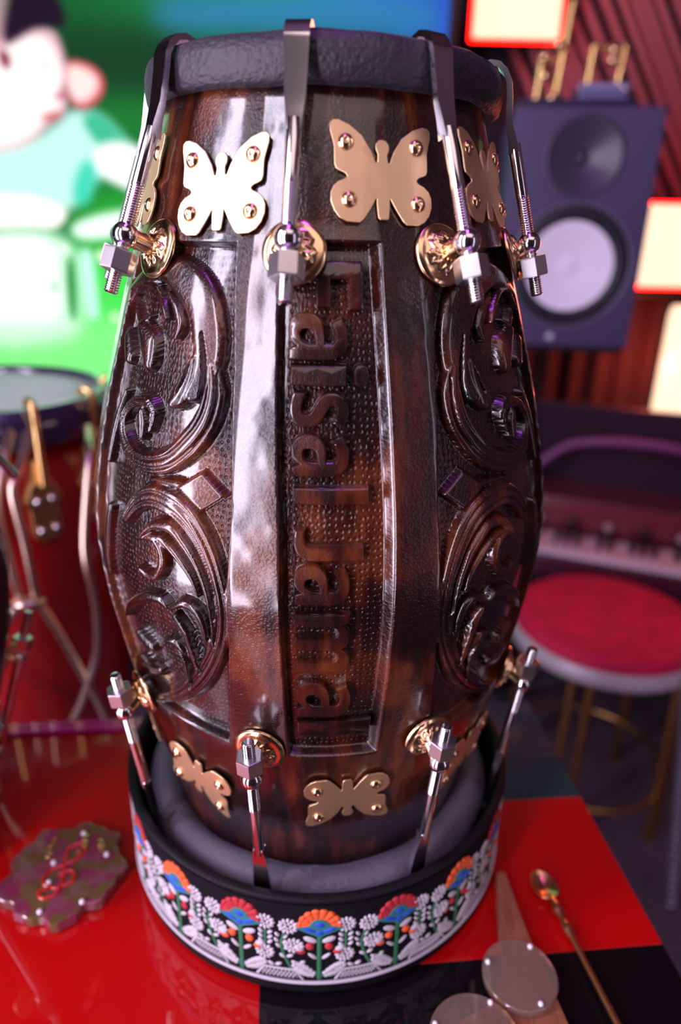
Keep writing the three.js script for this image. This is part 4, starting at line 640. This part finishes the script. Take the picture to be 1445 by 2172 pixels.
// ------------------------------------------------------------------ stool, harmonium, coiled cable
{
  const s = thing('round_stool', 'round stool with red velvet seat, pale rim and gold legs', 'stool', [0.552, 0, -0.79]);
  const seatY = 0.462, vel = dataTex(256, 256, (x, y) => { const a = fbm(x / 22, y / 14, 4), v = 0.7 + 0.7 * (a - 0.3); return [s1(0.72 * v), s1(0.004 * v), s1(0.075 * v)]; }, true); vel.repeat.set(2, 2);
  part('seat', lathe([[0, seatY + 0.006], [0.10, seatY + 0.005], [0.165, seatY], [0.178, seatY - 0.010], [0.180, seatY - 0.028], [0.17, seatY - 0.03], [0, seatY - 0.03]].reverse(), 72), std(0xffffff, 0.8, 0, { map: vel, sheen: 1, sheenColor: C(0.8, 0.05, 0.2), sheenRoughness: 0.4 }), s);
  part('rim', lathe([[0.150, seatY - 0.060], [0.184, seatY - 0.060], [0.188, seatY - 0.052], [0.188, seatY - 0.030], [0.180, seatY - 0.026], [0.150, seatY - 0.028], [0.150, seatY - 0.060]], 72), std(C(0.62, 0.52, 0.60), 0.35, 0.2), s);
  const gl = std(C(0.62, 0.33, 0.12), 0.35, 1);
  for (const a of [-38, -26, 40, 52, 130, 230]) part('leg', rodBetween([Math.sin(rad(a)) * 0.160, seatY - 0.058, Math.cos(rad(a)) * 0.160], [Math.sin(rad(a)) * 0.172, 0, Math.cos(rad(a)) * 0.172], 0.0085), gl, s);
  part('foot_ring', new THREE.TorusGeometry(0.166, 0.006, 10, 64).rotateX(Math.PI / 2).translate(0, 0.11, 0), gl, s);

  const yaw = rad(-22), h = thing('harmonium', 'dark red wooden harmonium with white and black keys behind the stool', 'harmonium', [0.735, 0.425, -1.085], yaw);
  const wd = std(C(0.16, 0.014, 0.03), 0.3, 0, { clearcoat: 0.8, clearcoatRoughness: 0.15 }), wd2 = std(C(0.07, 0.010, 0.03), 0.35, 0, { clearcoat: 0.6 });
  part('case', box(0.62, 0.05, 0.30, 0, 0.025, 0, 0.004), wd2, h); part('sound_box', box(0.62, 0.085, 0.16, 0, 0.0925, -0.07, 0.005), wd, h); part('top_board', box(0.60, 0.012, 0.15, 0, 0.141, -0.07, 0.004), wd, h);
  part('end_block', box(0.02, 0.055, 0.14, -0.30, 0.0775, 0.08), wd, h); part('end_block', box(0.02, 0.055, 0.14, 0.30, 0.0775, 0.08), wd, h);
  const wk = std(C(0.75, 0.62, 0.72), 0.3), bk = std(C(0.012, 0.008, 0.014), 0.3), n = 24, kw = 0.57 / n;
  for (let i = 0; i < n; i++) part('white_key', box(kw - 0.0014, 0.014, 0.115, -0.285 + (i + 0.5) * kw, 0.060, 0.088, 0.002), wk, h);
  for (let i = 0; i < n - 1; i++) if (![2, 6].includes(i % 7)) part('black_key', box(kw * 0.55, 0.016, 0.07, -0.285 + (i + 1) * kw, 0.0755, 0.066, 0.003), bk, h);
  for (let i = 0; i < 7; i++) part('stop_knob', lathe([[0, 0], [0.006, 0], [0.006, 0.008], [0.010, 0.010], [0.010, 0.018], [0, 0.020]], 16).rotateX(Math.PI / 2).translate(-0.24 + i * 0.08, 0.095, 0.012), i % 2 ? bk : std(C(0.5, 0.3, 0.35), 0.3), h);
  part('bellows', [0, 1, 2, 3].map((i) => box(0.58, 0.17 - i * 0.004, 0.012, 0, 0.085, -0.162 - i * 0.016, 0.004)), std(C(0.03, 0.006, 0.03), 0.7), h);
  part('lid', (() => { const g = box(0.60, 0.010, 0.22, 0, 0, 0, 0.004); return g.rotateX(-1.25).translate(0, 0.255, -0.125); })(), std(C(0.035, 0.01, 0.03), 0.6), h);
  part('handle_arch', tube([[-0.33, 0.148, -0.02], [-0.28, 0.195, -0.04], [-0.20, 0.262, -0.06], [-0.10, 0.282, -0.06], [0.04, 0.282, -0.06], [0.20, 0.25, -0.06]], 0.012, 60, 12), std(C(0.20, 0.04, 0.18), 0.35), h); part('arch_knob', new THREE.SphereGeometry(0.020, 20, 14).translate(-0.335, 0.146, -0.018), std(C(0.6, 0.25, 0.35), 0.3), h);
  const ks = thing('keyboard_stand', 'black crossed-leg stand under the harmonium', 'stand', [0.735, 0, -1.085], yaw);
  for (const z of [-0.11, 0.05]) { part('crossed_leg', rodBetween([-0.27, 0.405, z], [0.27, 0.014, z], 0.012), M.black, ks); part('crossed_leg', rodBetween([0.27, 0.405, z + 0.026], [-0.27, 0.014, z + 0.026], 0.012), M.black, ks); }
  for (const x of [-0.27, 0.27]) { part('top_rail', rodBetween([x, 0.411, -0.14], [x, 0.411, 0.11], 0.013), M.black, ks); part('foot_rail', rodBetween([x, 0.0132, -0.15], [x, 0.0132, 0.10], 0.013), M.black, ks); }
  part('pivot', new THREE.SphereGeometry(0.026, 18, 12).translate(0, 0.21, 0.075), M.black, ks);
  const cb = thing('coiled_cable', 'silver coiled cable hanging down at the right edge beside the stool', 'cable', [0, 0, 0]);
  const pts = []; for (let i = 0; i <= 420; i++) { const t = i / 420, a = t * 34 * 2 * Math.PI; pts.push(new THREE.Vector3(lerp(0.575, 0.64, t) + 0.007 * Math.cos(a), lerp(0.60, 0.006, t), lerp(-0.54, -0.50, t) + 0.007 * Math.sin(a))); }
  part('coil', new THREE.TubeGeometry(new THREE.CatmullRomCurve3(pts), 900, 0.0035, 6), std(C(0.30, 0.26, 0.36), 0.3, 0.6), cb);
}
// ------------------------------------------------------------------ lamps outside the picture
function fitting(name, label, pos, w, h, turn, color, k, standing) {
  const t = thing(name, label, 'lamp', pos, turn);
  part('diffuser', box(w, h, 0.004, 0, 0, 0.002, 0.001), new THREE.MeshStandardMaterial({ color: 0x888888, emissive: C(...color), emissiveIntensity: k }), t);
  part('frame', [box(w + 0.03, 0.015, 0.04, 0, h / 2 + 0.0075, -0.018), box(w + 0.03, 0.015, 0.04, 0, -h / 2 - 0.0075, -0.018), box(0.015, h, 0.04, -w / 2 - 0.0075, 0, -0.018), box(0.015, h, 0.04, w / 2 + 0.0075, 0, -0.018), box(w, h, 0.01, 0, 0, -0.012)], M.black, t);
  if (standing) { part('pole', rodBetween([0, -pos[1] + 0.02, -0.05], [0, 0, -0.05], 0.014), M.black, t); part('base', lathe([[0, 0], [0.16, 0], [0.16, 0.012], [0, 0.02]], 32).translate(0, -pos[1], -0.05), M.black, t); }
  return t;
}
for (const [i, s] of SOFT.entries()) fitting('soft_box', ['tall soft box lamp standing nearer to the camera', 'tall soft box lamp standing farther left of the camera'][i], aim(s), s.w, s.h, rad(s.az) + Math.PI, s.color, 1.2, true);
fitting('strip_lamp', 'narrow upright strip lamp standing right of the camera', aim(STRIP), STRIP.w, STRIP.h, rad(STRIP.az) + Math.PI, STRIP.color, 1.2, true);
{ const t = fitting('purple_lamp', 'purple panel lamp hanging over the drum', PURPLE.pos, PURPLE.w, PURPLE.h, 0, PURPLE.color, 1.0); t.rotation.set(Math.PI / 2, 0, 0); part('cord', rodBetween([0, 0, -0.02], [0, 0, -(CEIL - PURPLE.pos[1])], 0.003), M.black, t); }
{ const t = fitting('ceiling_lamp', 'square lamp on the ceiling behind the camera', ROOM.pos, ROOM.w, ROOM.h, 0, ROOM.color, 1.0); t.rotation.set(Math.PI / 2, 0, 0); }
scene.traverse((o) => { if (o.isLight) o.castShadow = true; });
renderer.render(scene, camera);
